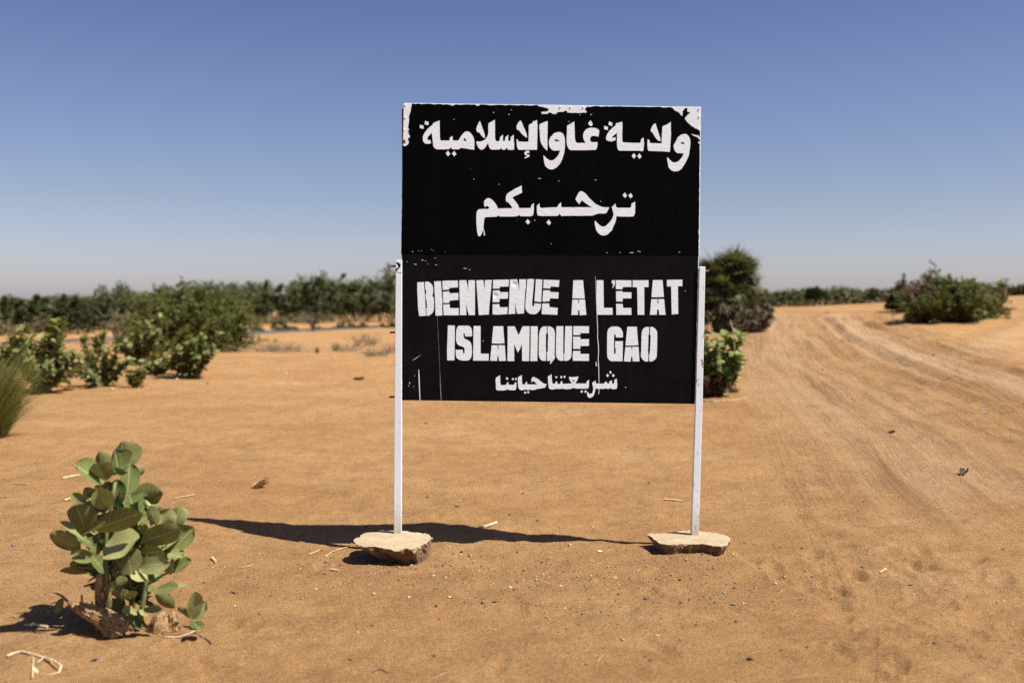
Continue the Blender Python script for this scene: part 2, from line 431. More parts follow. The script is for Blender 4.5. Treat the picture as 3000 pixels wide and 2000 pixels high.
def smooth_poly(p, n=6):
    p = np.asarray(p); out = []
    for i in range(len(p) - 1):
        p0 = p[max(i - 1, 0)]; p1 = p[i]; p2 = p[i + 1]; p3 = p[min(i + 2, len(p) - 1)]
        for k in range(n):
            t = k / n
            out.append(0.5 * ((2 * p1) + (-p0 + p2) * t + (2 * p0 - 5 * p1 + 4 * p2 - p3) * t * t + (-p0 + 3 * p1 - 3 * p2 + p3) * t ** 3))
    out.append(p[-1]); return np.array(out)

def build_ground():
    ys = [3.2]
    while ys[-1] < 130: ys.append(ys[-1] + max(0.022, 0.0058 * ys[-1]))
    while ys[-1] < 2500: ys.append(ys[-1] * 1.12)
    back = [3.2 - 0.15 * 1.35 ** k for k in range(18)]
    ys = np.array(sorted(back + ys))
    xs = [0.0]
    while xs[-1] < 60: xs.append(xs[-1] + max(0.024, 0.0095 * xs[-1]))
    while xs[-1] < 2500: xs.append(xs[-1] * 1.16)
    xs = np.array(xs); xs = np.concatenate([-xs[:0:-1], xs])
    X, Y = np.meshgrid(xs, ys)
    Z = tz(X, Y)
    near = np.exp(-(np.maximum(0, np.hypot(X, Y) - 12) / 60) ** 2)
    Z += near * (0.050 * vnoise(X * 0.45 + 3, Y * 0.45) + 0.022 * vnoise(X * 1.7, Y * 1.7 + 9) + 0.012 * vnoise(X * 5.1, Y * 5.1))
    Z += near * 0.013 * vnoise(X * 13, Y * 19) * (0.3 + 1.2 * (vnoise(X * 0.9, Y * 0.9 + 50) + .5)) + near * 0.007 * vnoise(X * 31, Y * 39)
    far_l = sstep(14, 24, Y)
    Z += far_l * 0.09 * vnoise(X * 0.22, Y * 0.3 + 40) * near
    # churned sand along the road side and trampled ground to the right
    rt = sstep(3.0, 5.0, X - 0.02 * Y) * sstep(8.0, 11.0, Y) * (1 - sstep(30, 38, Y))
    Z += rt * (0.05 * vnoise(X * 1.4 + 7, Y * 1.1) + 0.045 * vnoise(X * 3.5, Y * 3.0 + 5))
    tramp = sstep(1.4, 2.2, X) * (1 - sstep(6.2, 7.5, Y))
    Z += tramp * 0.030 * vnoise(X * 6 + 11, Y * 6)
    fr = random.Random(4)                                    # old scuffs and footprints
    for _ in range(150):
        k = fr.random()
        if k < .45: fx, fy = fr.uniform(1.5, 3.0), fr.uniform(4.1, 6.4)
        elif k < .7: fx, fy = fr.uniform(-2.0, 2.0), fr.uniform(4.2, 6.0)
        else: fy = fr.uniform(6.8, 15); fx = fr.uniform(-.45, .55) * fy
        an = fr.uniform(-.7, .7) + (1.57 if fr.random() < .3 else 0); ln = fr.uniform(.08, .15); wd = fr.uniform(.035, .06); dp = fr.uniform(.006, .018)
        i0, i1 = np.searchsorted(xs, [fx - .4, fx + .4]); j0, j1 = np.searchsorted(ys, [fy - .4, fy + .4])
        sx = X[j0:j1, i0:i1] - fx; sy = Y[j0:j1, i0:i1] - fy
        a_ = sx * math.cos(an) - sy * math.sin(an); b_ = sx * math.sin(an) + sy * math.cos(an)
        r2 = (a_ / wd) ** 2 + (b_ / ln) ** 2
        Z[j0:j1, i0:i1] += -dp * np.exp(-r2 ** 1.5) + .5 * dp * np.exp(-((np.sqrt(r2) - 1.35) / .3) ** 2)
    compact = np.zeros(X.shape); tread = np.zeros(X.shape); tread_u = np.zeros(X.shape)
    for pts, wd, dp in RUTS:
        D, U, Sg = track_field(X, Y, smooth_poly(poly_world(pts)))
        k = 0.65 + 0.7 * (vnoise(U * 0.9, U * 0 + wd * 30) + 0.5)
        dp = dp * 0.7; Z -= dp * k * np.exp(-(D / wd) ** 2)
        Z += 0.55 * dp * k * np.exp(-((D - 2.0 * wd) / (0.8 * wd)) ** 2)
    for pts, wd, am in PALE:
        D, U, Sg = track_field(X, Y, smooth_poly(poly_world(pts)))
        compact = np.maximum(compact, am * np.exp(-(D / wd) ** 2) * (0.55 + 0.9 * (vnoise(X * 1.1, Y * 0.5) + 0.5)))
    for pts, wd in TREADS:
        D, U, Sg = track_field(X, Y, smooth_poly(poly_world(pts)))
        mk = (1 - sstep(wd * 0.6, wd * 1.3, D)) * (0.0 + 1.5 * (vnoise(X * 3, Y * 2 + 30) + 0.5))
        better = mk > tread
        tread_u = np.where(better, U + 0.35 * D * Sg, tread_u); tread = np.where(better, mk, tread)
        Z -= 0.002 * np.exp(-(D / wd) ** 2)
    rd, ru, rs_ = track_field(X, Y, np.vstack([smooth_poly(poly_world(ROAD)), [(5.1, 7.0), (4.9, 3.0), (4.8, -12.0)]]))
    rm = (1 - sstep(1.8, 3.8, rd)) * sstep(5.5, 9, Y)
    pb = np.exp(-((X - 0.35) / 0.95) ** 2 - ((Y - 5.75) / 0.62) ** 2)
    # hump of sand piled against the plant, and trampled scour round it
    nx, ny = len(xs), len(ys)
    idx = np.arange(nx * ny).reshape(ny, nx)
    Q = np.stack([idx[:-1, :-1], idx[:-1, 1:], idx[1:, 1:], idx[1:, :-1]], -1).reshape(-1, 4)
    V = np.stack([X, Y, Z], -1).reshape(-1, 3)
    me = quads('ground', V, Q, M['sand'], True, None,
               dict(compact=np.clip(compact, 0, 1).ravel(), pebbly=pb.ravel(), tread=tread.ravel(), tread_u=tread_u.ravel(), road_d=(rd * rs_).ravel(), road_u=ru.ravel(), road_m=rm.ravel()))
    o = link('ground', me); tag(o, kind='structure')
    return xs, ys, Z

RUTS = [  # (photo polyline laid on the land, half width m, depth m)
    ([(2412, 930), (2451, 964), (2502, 1002), (2579, 1035), (2698, 1084), (2783, 1117), (2897, 1150), (3060, 1210)], 0.15, 0.11),
    ([(2400, 925), (2432, 950), (2490, 1003), (2570, 1043), (2690, 1092), (2775, 1125), (2890, 1162), (3060, 1232)], 0.12, 0.05),
    ([(2522, 945), (2578, 968), (2706, 1009), (2833, 1050), (3000, 1103), (3080, 1130)], 0.17, 0.10),
    ([(2480, 925), (2545, 950), (2660, 985), (2790, 1025), (3000, 1078), (3090, 1100)], 0.12, 0.05),
    ([(2330, 945), (2380, 985), (2440, 1030), (2560, 1080), (2700, 1130), (2850, 1185), (3050, 1262)], 0.13, 0.03),
    ([(2270, 960), (2330, 1010), (2420, 1070), (2560, 1140), (2720, 1215), (2900, 1290), (3060, 1360)], 0.15, 0.025),
    ([(2180, 1010), (2260, 1070), (2380, 1140), (2540, 1220), (2700, 1310), (2900, 1400), (3050, 1470)], 0.16, 0.022),
    ([(2100, 1060), (2200, 1130), (2330, 1210), (2480, 1300), (2640, 1400)], 0.18, 0.014),
    ([(2560, 930), (2640, 960), (2760, 985), (2900, 1010), (3060, 1045)], 0.2, 0.05),
    ([(2990, 925), (2900, 960), (2800, 985), (2700, 1000)], 0.3, 0.05),
    ([(1290, 1110), (1000, 1115), (700, 1130), (500, 1150)], 0.35, 0.035),
    ([(800, 1700), (905, 1690), (960, 1630)], 0.03, 0.012),
]
ROAD = [(2425, 921), (2455, 975), (2545, 1040), (2690, 1115), (2860, 1195), (3100, 1310), (3350, 1440)]
PALE = [
    ([(2450, 918), (2500, 960), (2553, 995), (2655, 1033), (2783, 1076), (2910, 1112), (3080, 1160)], 0.45, 0.95),
    ([(2430, 920), (2440, 955), (2490, 990), (2570, 1040), (2690, 1083), (2780, 1135)], 0.18, 0.7),
    ([(2300, 920), (2260, 1000), (2350, 1100), (2520, 1230), (2750, 1400)], 0.9, 0.45),
    ([(3080, 940), (2960, 985), (2860, 1030)], 0.6, 0.4),
]
TREADS = [
    ([(2345, 1380), (2440, 1450), (2520, 1535), (2560, 1600), (2590, 1680), (2608, 1770), (2615, 1900), (2612, 2010)], 0.055),
    ([(2300, 1400), (2375, 1530), (2420, 1640), (2450, 1740), (2470, 1850)], 0.04),
]
XS, YS, ZG = build_ground()

def gz(x, y):
    """height of the built ground mesh (bilinear)"""
    i = int(np.clip(np.searchsorted(XS, x) - 1, 0, len(XS) - 2)); j = int(np.clip(np.searchsorted(YS, y) - 1, 0, len(YS) - 2))
    fx = (x - XS[i]) / (XS[i + 1] - XS[i]); fy = (y - YS[j]) / (YS[j + 1] - YS[j])
    return float((ZG[j, i] * (1 - fx) + ZG[j, i + 1] * fx) * (1 - fy) + (ZG[j + 1, i] * (1 - fx) + ZG[j + 1, i + 1] * fx) * fy)

def spot(u, v):
    p = ground(u, v); return Vector((p.x, p.y, gz(p.x, p.y)))

# river: a flat strip of still water lying in its bed
def build_river():
    m, t, p = mat('river_water')
    p.inputs['Base Color'].default_value = (0.12, 0.11, 0.085, 1); p.inputs['Roughness'].default_value = 0.18
    p.inputs['IOR'].default_value = 1.33
    bump(t, p, noise(t, coords(t), 3.0, 4), 0.5, 0.08)
    V = []
    for s in np.linspace(-40, 130, 40):
        for k in (-3.0, 0, 2.5, 5.0, 6.6):
            q = BANK0 + BT * s + BN * k; V.append((q[0], q[1], -0.40))
    Fc = [(i * 5 + j, (i + 1) * 5 + j, (i + 1) * 5 + j + 1, i * 5 + j + 1) for i in range(39) for j in range(4)]
    o = link('river', mesh('river', V, Fc, m, True)); tag(o, kind='structure')
build_river()

# ------------------------------------------------------------------ the sign
SD = 6.60                      # distance of the post fronts
PD = SD + 0.012                # sheet fronts sit a little behind the post fronts
def zone(ox, oy, k, s):
    """outlines noted as x,y pairs on an enlarged piece of the sign -> points in photo pixels"""
    return [[(ox + float(a.split(',')[0]) / k, oy + float(a.split(',')[1]) / k) for a in q.split()] for q in s.strip().split('\n')]

ZA = (1200, 340, 7.84); ZB = (1480, 340, 7.84); ZC = (1750, 340, 7.84)
ZD = (1380, 530, 9.224); ZE = (1630, 530, 9.224); ZG1 = (1440, 1070, 11.76); ZH = (1620, 1070, 11.76)
ZI = (1210, 800, 9.8); ZJ = (1420, 800, 9.8); ZK = (1660, 800, 11.2); ZL = (1800, 800, 9.8)
ZM = (1300, 940, 9.8); ZN = (1520, 940, 9.8); ZO = (1740, 940, 9.8)
# every entry: zone, then one outline per line; a line starting with - is a hole in the outline before it
T1 = [(ZA, '''688,104 692,300 695,515 707,530 706,548 722,568 800,564 880,566 912,562 922,540 922,497 986,460 988,520 996,562 1060,566 1110,564 1132,548 1160,500 1190,450 1230,405 1262,372 1310,352 1360,362 1400,392 1440,440 1470,500 1488,575 1490,640 1486,776 1400,766 1250,742 1165,730 1142,764 1060,766 985,764 960,748 944,712 925,745 905,762 780,766 640,766 600,756 560,720 541,680 532,580 520,470 508,385 470,425 420,480 408,520 420,552 440,556 480,556 490,625 440,640 370,638 330,612 305,560 303,500 320,430 360,365 420,290 490,232 532,198 538,168 600,138
-1237,530 1262,508 1285,525 1300,560 1308,590 1280,578 1240,558
357,112 438,140 432,214 345,190
240,200 322,222 318,298 233,278
881,797 934,868 882,926 828,860
1025,803 1076,872 1025,930 972,862
1612,116 1630,150 1660,240 1700,350 1725,430 1735,508 1715,505 1660,465 1625,415 1605,385 1555,374 1535,330 1532,290 1550,235 1580,170
1812,172 1960,86 1962,300 1960,480 1972,560 1995,580 2040,582 2062,570 2075,520 2078,488 2147,428 2143,560 2160,580 2180,575 2195,545 2198,490 2266,430 2264,560 2276,578 2310,576 2323,545 2321,488 2391,430 2395,560 2403,640 2399,770 2375,778 2265,776 2245,755 2228,722 2212,755 2185,776 2135,776 2112,755 2096,730 2080,755 2050,772 1890,772 1850,755 1825,710 1808,650 1800,620 1780,655 1740,725 1690,765 1650,776 1610,760 1570,710 1545,650 1532,600 1550,582 1600,590 1650,582 1690,566 1735,540 1775,490 1800,430 1810,350 1806,280'''),
 (ZB, '''345,106 370,118 395,180 430,270 465,340 490,400 505,498 485,496 430,455 370,400 320,330 285,322 262,290 258,255 275,200 310,140
542,210 640,150 636,118 690,115 734,92 736,180 743,195 740,400 736,600 732,776 600,776 340,778 315,780 285,745 270,690 262,600 260,530 290,548 306,588 420,594 536,592 540,450 542,300
500,798 545,800 560,825 552,850 520,848 490,862 490,880 520,888 560,885 552,935 500,955 445,978 455,945 505,925 500,910 465,900 440,870 445,835 470,808
790,192 880,150 975,115 975,300 970,500 970,790 945,785 890,725 840,655 808,570 798,450 793,330 783,285
1230,368 1290,378 1340,420 1365,490 1374,580 1372,700 1365,790 1355,850 1340,900 1310,990 1280,1060 1240,1120 1180,1180 1110,1222 1030,1226 970,1195 920,1145 898,1070 885,980 878,898 910,930 960,980 1020,1018 1080,1022 1130,1000 1190,940 1230,880 1262,792 1180,795 1110,795 1055,760 1015,700 1003,630 1010,560 1035,490 1080,450 1110,405 1170,378
-1132,575 1140,545 1175,535 1215,550 1245,575 1240,592 1190,580 1150,580
1420,228 1500,180 1588,128 1592,250 1598,400 1604,540 1625,600 1660,622 1760,618 1855,616 1815,570 1792,500 1790,430 1810,370 1850,315 1910,280 2000,268 2080,278 2140,310 2163,345 2155,400 2142,472 2120,475 2060,455 1990,460 1955,500 1948,550 1970,590 2010,602 2120,600 2122,660 2105,740 2080,778 1900,784 1740,786 1500,784 1465,760 1430,700 1415,640 1410,500 1420,350
1960,100 1990,140 2012,180 2000,220 1970,238 1930,210 1905,175 1925,140'''),
 (ZC, '''268,124 348,158 338,236 256,202
160,226 244,250 242,324 155,302
574,132 576,250 572,400 572,560 585,595 615,608 800,616 960,620 990,612 1000,585 998,545 1060,492 1068,560 1074,620 1068,700 1060,780 1040,808 1000,806 960,798 700,798 510,796 475,770 458,720 450,620 452,500 450,390 420,415 360,460 338,495 370,505 418,484 418,555 330,585 250,578 205,545 198,500 225,420 270,350 330,290 400,230 422,212 426,172
842,852 888,918 840,985 790,912
966,858 1020,928 972,988 918,922
1325,166 1345,190 1370,280 1410,400 1440,490 1456,575 1430,578 1380,550 1330,490 1295,430 1268,375 1240,372 1226,330 1240,280 1270,220
1498,238 1600,195 1650,165 1690,130 1688,280 1694,400 1685,560 1675,720 1665,828 1500,812 1180,802 1160,770 1150,680 1150,600 1154,535 1195,552 1212,622 1350,628 1475,632 1482,480 1488,350
2000,412 2050,420 2100,465 2130,530 2140,610 2130,720 2112,840 2098,920 2050,1020 2000,1115 1930,1220 1850,1268 1750,1272 1690,1240 1640,1180 1622,1090 1605,1010 1608,940 1660,1000 1730,1062 1800,1068 1860,1040 1920,980 1960,920 1990,860 1910,855 1830,850 1780,800 1755,720 1755,660 1800,590 1850,490 1920,432
-1912,640 1920,615 1960,598 1995,610 2006,645 1960,642''')]
T2 = [(ZD, '''148,870 170,800 215,765 300,758 440,760 500,738 465,690 430,675 395,690 378,715 358,670 348,600 360,540 410,480 460,466 530,480 590,530 645,590 690,660 728,745 800,742 1060,738 1105,745 1108,715 1070,655 1020,600 995,565 980,580 950,560 940,480 950,400 975,350 1060,290 1200,205 1368,126 1370,220 1382,318 1290,360 1200,400 1115,445 1180,530 1230,590 1280,670 1302,735 1450,735 1590,735 1620,715 1628,655 1698,600 1698,740 1690,850 1680,910 1650,945 1600,958 1400,955 1345,955 1320,940 1298,912 1275,940 1250,955 1070,965 780,962 755,950 733,928 715,950 690,968 500,975 400,978 370,1000 350,1060 345,1150 335,1270 355,1340 382,1450 375,1470 345,1470 340,1455 350,1420 328,1310 300,1400 270,1460 245,1495 210,1495 185,1460 160,1330 148,1200 142,1030
1532,1030 1598,1112 1540,1180 1473,1104
2098,1045 2162,1128 2110,1204 2040,1122'''),
 (ZE, '''-526;675 -458;600 -452;690 -430;725 -400;732 -110;715 0;718 40;690 55;640 128;580 130;690 145;715 400;712 680;710 985;715 920;690 800;610 690;528 660;560 618;632 570;575 516;502 560;390 610;308 660;278 710;288 795;345 880;455 960;530 1050;615 1150;668 1240;702 1300;712 1430;718 1395;790 1350;870 1300;882 1150;878 1060;905 970;940 800;940 700;944 400;942 190;945 155;955 125;935 85;882 60;930 0;950 -20;945 -400;948 -490;940 -520;890 -528;780
1490,712 1550,660 1595,608 1605,680 1630,720 1700,730 1800,725 1995,730 2025,690 2030,612 2090,585 2128,556 2130,720 2126,860 2105,930 2070,962 1950,965 1650,960 1625,940 1610,1060 1580,1150 1540,1230 1505,1330 1440,1390 1385,1445 1320,1470 1260,1476 1200,1460 1130,1410 1085,1340 1055,1250 1040,1160 1035,1110 1045,1072 1090,1115 1150,1180 1220,1230 1280,1238 1350,1205 1420,1135 1490,1050 1530,970 1545,910 1530,820 1510,750
1856,315 1912,400 1852,464 1788,380
2012,328 2066,412 2002,474 1945,392''')]
T3 = [(ZG1, '''152,420 220,380 296,338 298,500 305,600 318,660 340,680 430,678 490,676 515,655 525,605 580,565 582,630 600,668 680,672 760,670 785,640 800,605 855,575 858,680 850,780 835,840 780,855 620,852 590,840 560,812 530,840 490,852 380,862 200,860 165,830 152,790 150,660 138,530
527,400 578,450 550,502 490,462
733,424 780,468 738,514 690,468
848,420 876,466 838,516 800,470
908,410 980,370 1046,326 1046,480 1052,600 1070,655 1100,662 1150,655 1165,600 1224,555 1224,640 1240,652 1400,655 1580,658 1520,605 1460,545 1435,535 1400,570 1380,580 1372,530 1380,470 1400,415 1460,400 1530,430 1620,480 1700,550 1780,612 1840,635 1898,640 1880,700 1840,770 1700,790 1600,805 1510,830 1430,850 1330,838 1230,842 1190,830 1165,815 1135,842 1040,855 980,840 935,790 918,720 910,600
1158,890 1202,936 1160,982 1115,940
1258,872 1306,920 1275,966 1220,930'''),
 (ZH, '''-175;380 -107;345 -47;300 -42;440 -27;560 -15;620 10;638 65;632 85;575 142;540 145;600 165;640 230;640 255;620 260;575 320;525 322;590 345;635 480;630 640;625 650;610 600;545 565;480 550;395 640;402 740;400 875;378 860;460 820;540 775;610 790;625 900;622 1130;625 1155;605 1165;545 1245;490 1242;600 1240;690 1225;770 1200;798 1000;798 800;798 740;785 710;765 680;785 600;810 450;820 330;800 300;788 270;808 140;812 120;795 90;810 0;828 -60;828 -120;800 -145;770 -160;660 -170;500
-645,500 700,508 765,502 712,572
115,362 158,402 116,448 72,402
284,355 330,402 286,448 242,402
402,345 440,396 400,440 358,396
992,845 1040,898 998,952 946,908
1120,845 1168,894 1124,956 1078,908
1352,600 1400,565 1470,520 1472,590 1490,625 1600,630 1770,626 1785,580 1845,548 1862,600 1890,632 1930,622 1950,550 2030,508 2030,590 2050,630 2090,625 2115,580 2120,490 2200,452 2205,560 2216,680 2205,770 2180,810 2100,820 2030,815 2005,795 1982,765 1955,795 1900,812 1840,800 1815,780 1780,805 1650,808 1530,808 1465,795 1455,880 1430,970 1385,1060 1320,1105 1250,1116 1200,1080 1175,1020 1178,960 1195,895 1215,930 1240,970 1280,985 1330,970 1365,920 1385,850 1388,780 1370,700
1978,185 2028,236 1986,292 1934,240
1884,286 1930,348 1882,408 1832,342
2080,290 2130,348 2078,406 2026,346''')]
L1 = [(ZI, '''122,262 312,254 330,500 345,720 370,1222 178,1232 145,1000 130,660 122,500
342,250 430,242 500,280 555,345 575,420 580,540 555,650 590,710 605,800 602,1000 590,1080 545,1160 470,1215 392,1222 378,1020 400,985 395,830 370,740 358,620 380,560 372,480 350,455
606,236 802,228 812,400 828,640 840,740 842,860 835,1000 845,1212 720,1220 645,1215 640,900 625,640
842,222 1000,215 1284,210 1294,406 1040,424 1040,468 950,478 852,482
855,532 1042,520 1048,578 1298,566 1304,766 1050,788 1050,842 960,860 868,852
865,900 1050,890 1060,1002 1312,1002 1308,1208 1100,1208 882,1206
1328,205 1530,205 1570,380 1590,520 1590,205 1778,202 1780,700 1778,1204 1600,1202 1560,1050 1525,845 1532,1204 1340,1204 1350,950 1335,600
1818,204 2014,196 2030,290 2055,500 2062,300 2060,200 2264,194 2240,480 2200,850 2175,1190 2080,1190 1920,1205 1885,1190 1850,700'''),
 (ZJ, '''242,192 690,185 698,250 680,382 430,390 428,440 236,446 240,300
236,500 430,492 440,545 674,545 665,728 424,738 420,834 228,834
228,895 420,886 430,978 656,974 645,1178 500,1182 360,1192 226,1182
726,182 930,176 960,300 996,530 990,300 992,178 1186,174 1186,400 1165,500 1145,800 1128,1155 935,1168 900,1020 865,800 880,1165 684,1178 700,920 708,700
1220,175 1310,166 1416,172 1412,300 1385,600 1362,850 1365,930 1390,965 1415,940 1425,865 1618,876 1615,960 1590,1050 1540,1120 1470,1172 1410,1180 1290,1166 1215,1105 1170,1020 1165,940 1185,650 1210,400
1470,176 1656,184 1640,500 1620,828 1428,808 1450,500
1694,188 2146,202 2128,395 1890,384 1882,440 1682,432
1680,490 1880,494 1885,540 2122,550 2115,728 1870,720 1865,800 1690,822 1658,800 1670,650
1650,872 1850,866 1862,975 2096,994 2088,1196 1636,1176'''),
 (ZK, '''220,232 540,232 560,450 596,828 400,832 190,826 210,450
186,870 380,868 388,985 398,1000 410,985 408,866 604,862 620,1080 650,1370 500,1372 470,1388 430,1370 420,1215 378,1220 374,1370 156,1370 175,1100
982,232 1210,232 1214,700 1220,1136 1506,1136 1512,1364 1000,1364 985,1000 980,700
1478,232 1588,230 1586,360 1560,430 1500,495 1490,490 1522,420 1530,345 1478,335 1490,260'''),
 (ZL, '''40,200 488,208 488,396 246,398 225,466 44,458
48,520 234,516 238,548 488,548 488,722 240,728 232,822 50,808
50,878 240,882 248,998 484,998 490,1196 56,1198
525,206 980,204 980,398 856,400 860,800 858,1196 668,1196 660,700 652,402 525,402
1108,200 1385,196 1395,350 1422,685 1258,688 1250,650 1242,690 1068,690 1085,420
1060,745 1238,745 1238,865 1268,865 1262,742 1428,742 1450,1000 1472,1196 1285,1196 1275,1045 1226,1045 1218,1196 1020,1194 1040,980
1508,192 1952,188 1952,372 1824,375 1828,700 1832,1172 1648,1186 1636,700 1630,382 1510,382''')]
L2 = [(ZM, '''118,128 318,128 316,500 308,1130 98,1130 95,800 110,400
440,134 700,134 760,160 800,220 812,300 815,442 612,442 605,370 585,338 565,370 570,450 600,510 700,550 760,600 795,670 808,760 812,900 800,1000 770,1080 710,1132 560,1138 450,1120 380,1075 350,1000 340,826 548,826 555,920 576,935 598,915 600,830 590,770 545,735 450,710 390,660 355,580 350,480 358,300 375,210 400,160
856,144 1058,142 1058,600 1060,938 1292,940 1290,1138 844,1138 850,600
1426,150 1708,150 1720,350 1746,640 1570,648 1380,642 1400,400
1375,696 1548,694 1548,808 1572,808 1570,692 1752,696 1770,950 1786,1146 1586,1146 1572,1015 1540,1015 1530,1144 1332,1140 1350,950
1836,154 2036,154 2090,270 2150,405 2200,300 2262,152 2464,152 2460,600 2452,1150 2252,1148 2248,900 2244,660 2190,800 2128,912 2080,800 2022,665 2022,900 2026,1150 1900,1152 1828,1140 1834,600'''),
 (ZN, '''342,152 542,152 545,500 535,800 530,1150 332,1150 340,600
680,165 800,150 802,330 778,380 775,700 780,920 785,1000 775,1145 700,1145 640,1120 590,1050 574,970 572,800 582,400 600,290 630,210
828,150 900,158 970,190 1010,240 1032,310 1040,420 1032,700 1022,1000 1044,990 1035,1060 1010,1110 970,1150 940,1200 900,1232 890,1225 920,1140 870,1142 808,1145 812,1000 798,910 805,890 832,885 835,600 845,420 825,340
1078,150 1278,150 1275,600 1275,900 1285,980 1280,1140 1200,1145 1130,1110 1080,1030 1062,940 1068,600
1334,148 1530,148 1528,500 1515,800 1515,960 1495,1060 1440,1120 1370,1145 1302,1142 1300,960 1316,900 1318,600
1568,150 2014,150 2014,348 1768,350 1766,402 1564,402
1560,450 1766,450 1768,518 2014,518 2014,714 1768,718 1766,800 1560,800
1560,858 1766,856 1768,945 2014,945 2014,1146 1552,1142 1545,980'''),
 (ZO, '''540,158 680,160 760,195 810,270 832,340 832,470 635,474 625,400 600,370 580,390 576,600 575,920 600,955 622,920 630,780 606,775 610,580 832,578 828,900 820,1155 640,1155 590,1152 500,1158 430,1110 385,1030 378,900 380,500 385,320 410,230 470,180
960,165 1232,165 1250,400 1276,698 1090,705 906,705 930,450
904,745 1078,748 1080,825 1102,825 1098,742 1282,740 1295,950 1310,1158 1116,1158 1102,1025 1068,1025 1058,1164 860,1158 885,930
1500,172 1584,170 1584,370 1565,430 1562,650 1550,850 1565,980 1555,1162 1470,1160 1400,1110 1350,1030 1348,930 1358,870 1365,500 1370,340 1400,250 1440,200
1614,170 1690,172 1760,220 1808,290 1820,400 1815,700 1805,1000 1790,1060 1740,1120 1680,1158 1590,1158 1586,980 1608,910 1622,650 1630,430 1610,370''')]

def outlines(T):
    out = []
    for z, s in T:
        for ln in s.strip().split('\n'):
            hole = ln.startswith('-') and ';' not in ln
            if hole: ln = ln[1:]
            pts = [tuple(float(q) for q in (a.split(';') if ';' in a else a.split(','))) for a in ln.split()]
            pts = [(z[0] + a / z[2], z[1] + b / z[2]) for a, b in pts]
            if hole: out[-1].append(pts)
            else: out.append([pts])
    return out

def paint(shapes, Y, thick=0.0009):
    """raised paint film: front faces and thin side walls, from outlines in photo pixels on the plane y=Y"""
    b = MB()
    for loops in shapes:
        L3 = [[at(u, v, Y - thick) for u, v in lp] for lp in loops]
        flat = [p for lp in L3 for p in lp]
        tris = tessellate_polygon([[Vector((p.x, p.z, 0)) for p in lp] for lp in L3])
        Fc = []
        for t in tris:
            a, c, d = (flat[i] for i in t)
            nrm = (c - a).cross(d - a)
            Fc.append(tuple(t) if nrm.y < 0 else tuple(t)[::-1])
        V = list(flat); o = 0
        n0 = len(V)
        V += [Vector((p.x, Y, p.z)) for p in flat]
        for lp in L3:
            n = len(lp)
            for i in range(n):
                j = (i + 1) % n
                Fc.append((o + i, o + j, n0 + o + j, n0 + o + i))
            o += n
        b.add(V, Fc)
    return b

def ragged(pts, rng, step=5.0, amp=1.2):
    out = []
    for (a, b), (c, d) in zip(pts, pts[1:] + pts[:1]):
        n = max(1, int(math.hypot(c - a, d - b) / step))
        for i in range(n):
            t = i / n; k = 0 if (i == 0) else 1
            out.append((a + (c - a) * t + rng.uniform(-amp, amp) * k, b + (d - b) * t + rng.uniform(-amp, amp) * k))
    return out

def blob(u, v, ru, rv, n=9, rng=random, j=0.3):
    return [(u + ru * math.cos(2 * PI * i / n) * rng.uniform(1 - j, 1 + j), v + rv * math.sin(2 * PI * i / n) * rng.uniform(1 - j, 1 + j)) for i in range(n)]

def slab_px(corners, y0, y1):
    """box whose front corners are given in photo pixels on the plane y=y0 (clockwise from top left)"""
    f = [at(u, v, y0) for u, v in corners]
    b = [Vector((p.x, y1, p.z)) for p in f]
    m = MB(); m.add(f + b, [(0, 3, 2, 1), (4, 5, 6, 7), (0, 1, 5, 4), (1, 2, 6, 5), (2, 3, 7, 6), (3, 0, 4, 7)])
    return m

def bevel(o, w, seg=2):
    md = o.modifiers.new('bevel', 'BEVEL'); md.width = w; md.segments = seg; md.limit_method = 'ANGLE'
    return o

def footing(name, sgn, top, base, htop, parent, label, seed, skew):
    rng = random.Random(seed)
    def on(u, v, z):
        d = ray(u, v); t = (z - CAM_H) / d[2]; return Vector((d[0] * t, d[1] * t, z))
    P = [on(u, v, htop) for u, v in top]
    # densify
    Q = []
    for i, p in enumerate(P):
        q = P[(i + 1) % len(P)]; n = max(1, int((q - p).length / 0.014))
        for k in range(n): Q.append(p.lerp(q, k / n))
    n = len(Q); c = sum(Q, Vector()) / n
    b = MB(); V = []; Fc = []
    # inner rings of the top face
    rings = [0.0, 0.3, 0.55, 0.78, 0.93]
    V.append(c + Vector((0, 0, 0.002)))
    for s in rings[1:]:
        for q in Q: V.append(c.lerp(q, s) + Vector((0, 0, rng.uniform(-0.001, 0.001))))
    lay = [(1.0, 0.0, 0.004, 0.003), (1.0, -0.010, 0.010, 0.005), (0.955, -0.024, 0.013, 0.007)] + base
    for s, dz, jr, jz in lay:
        k = 1.0
        for i, q in enumerate(Q):
            d = (q - c); ph = vn1(i * 0.35 + seed * 7) * jr * 2.2 + rng.uniform(-jr, jr) * 0.5
            p = c + d * s + d.normalized() * ph + Vector((skew[0] * (1 - s), skew[1] * (1 - s), dz + rng.uniform(-jz, jz)))
            V.append(p)
    nr = len(rings) - 1 + len(lay)
    for i in range(n): Fc.append((0, 1 + (i + 1) % n, 1 + i)[::-1])
    for r in range(nr - 1):
        for i in range(n):
            j = (i + 1) % n
            Fc.append((1 + r * n + i, 1 + r * n + j, 1 + (r + 1) * n + j, 1 + (r + 1) * n + i)[::-1])
    b.add(V, Fc)
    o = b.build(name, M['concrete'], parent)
    me = o.data
    import bmesh
    bm = bmesh.new(); bm.from_mesh(me); bmesh.ops.recalc_face_normals(bm, faces=bm.faces); bm.to_mesh(me); bm.free()
    o['label'] = label
    return o

def vn1(x): return float(vnoise(np.array(x), np.array(3.3)))

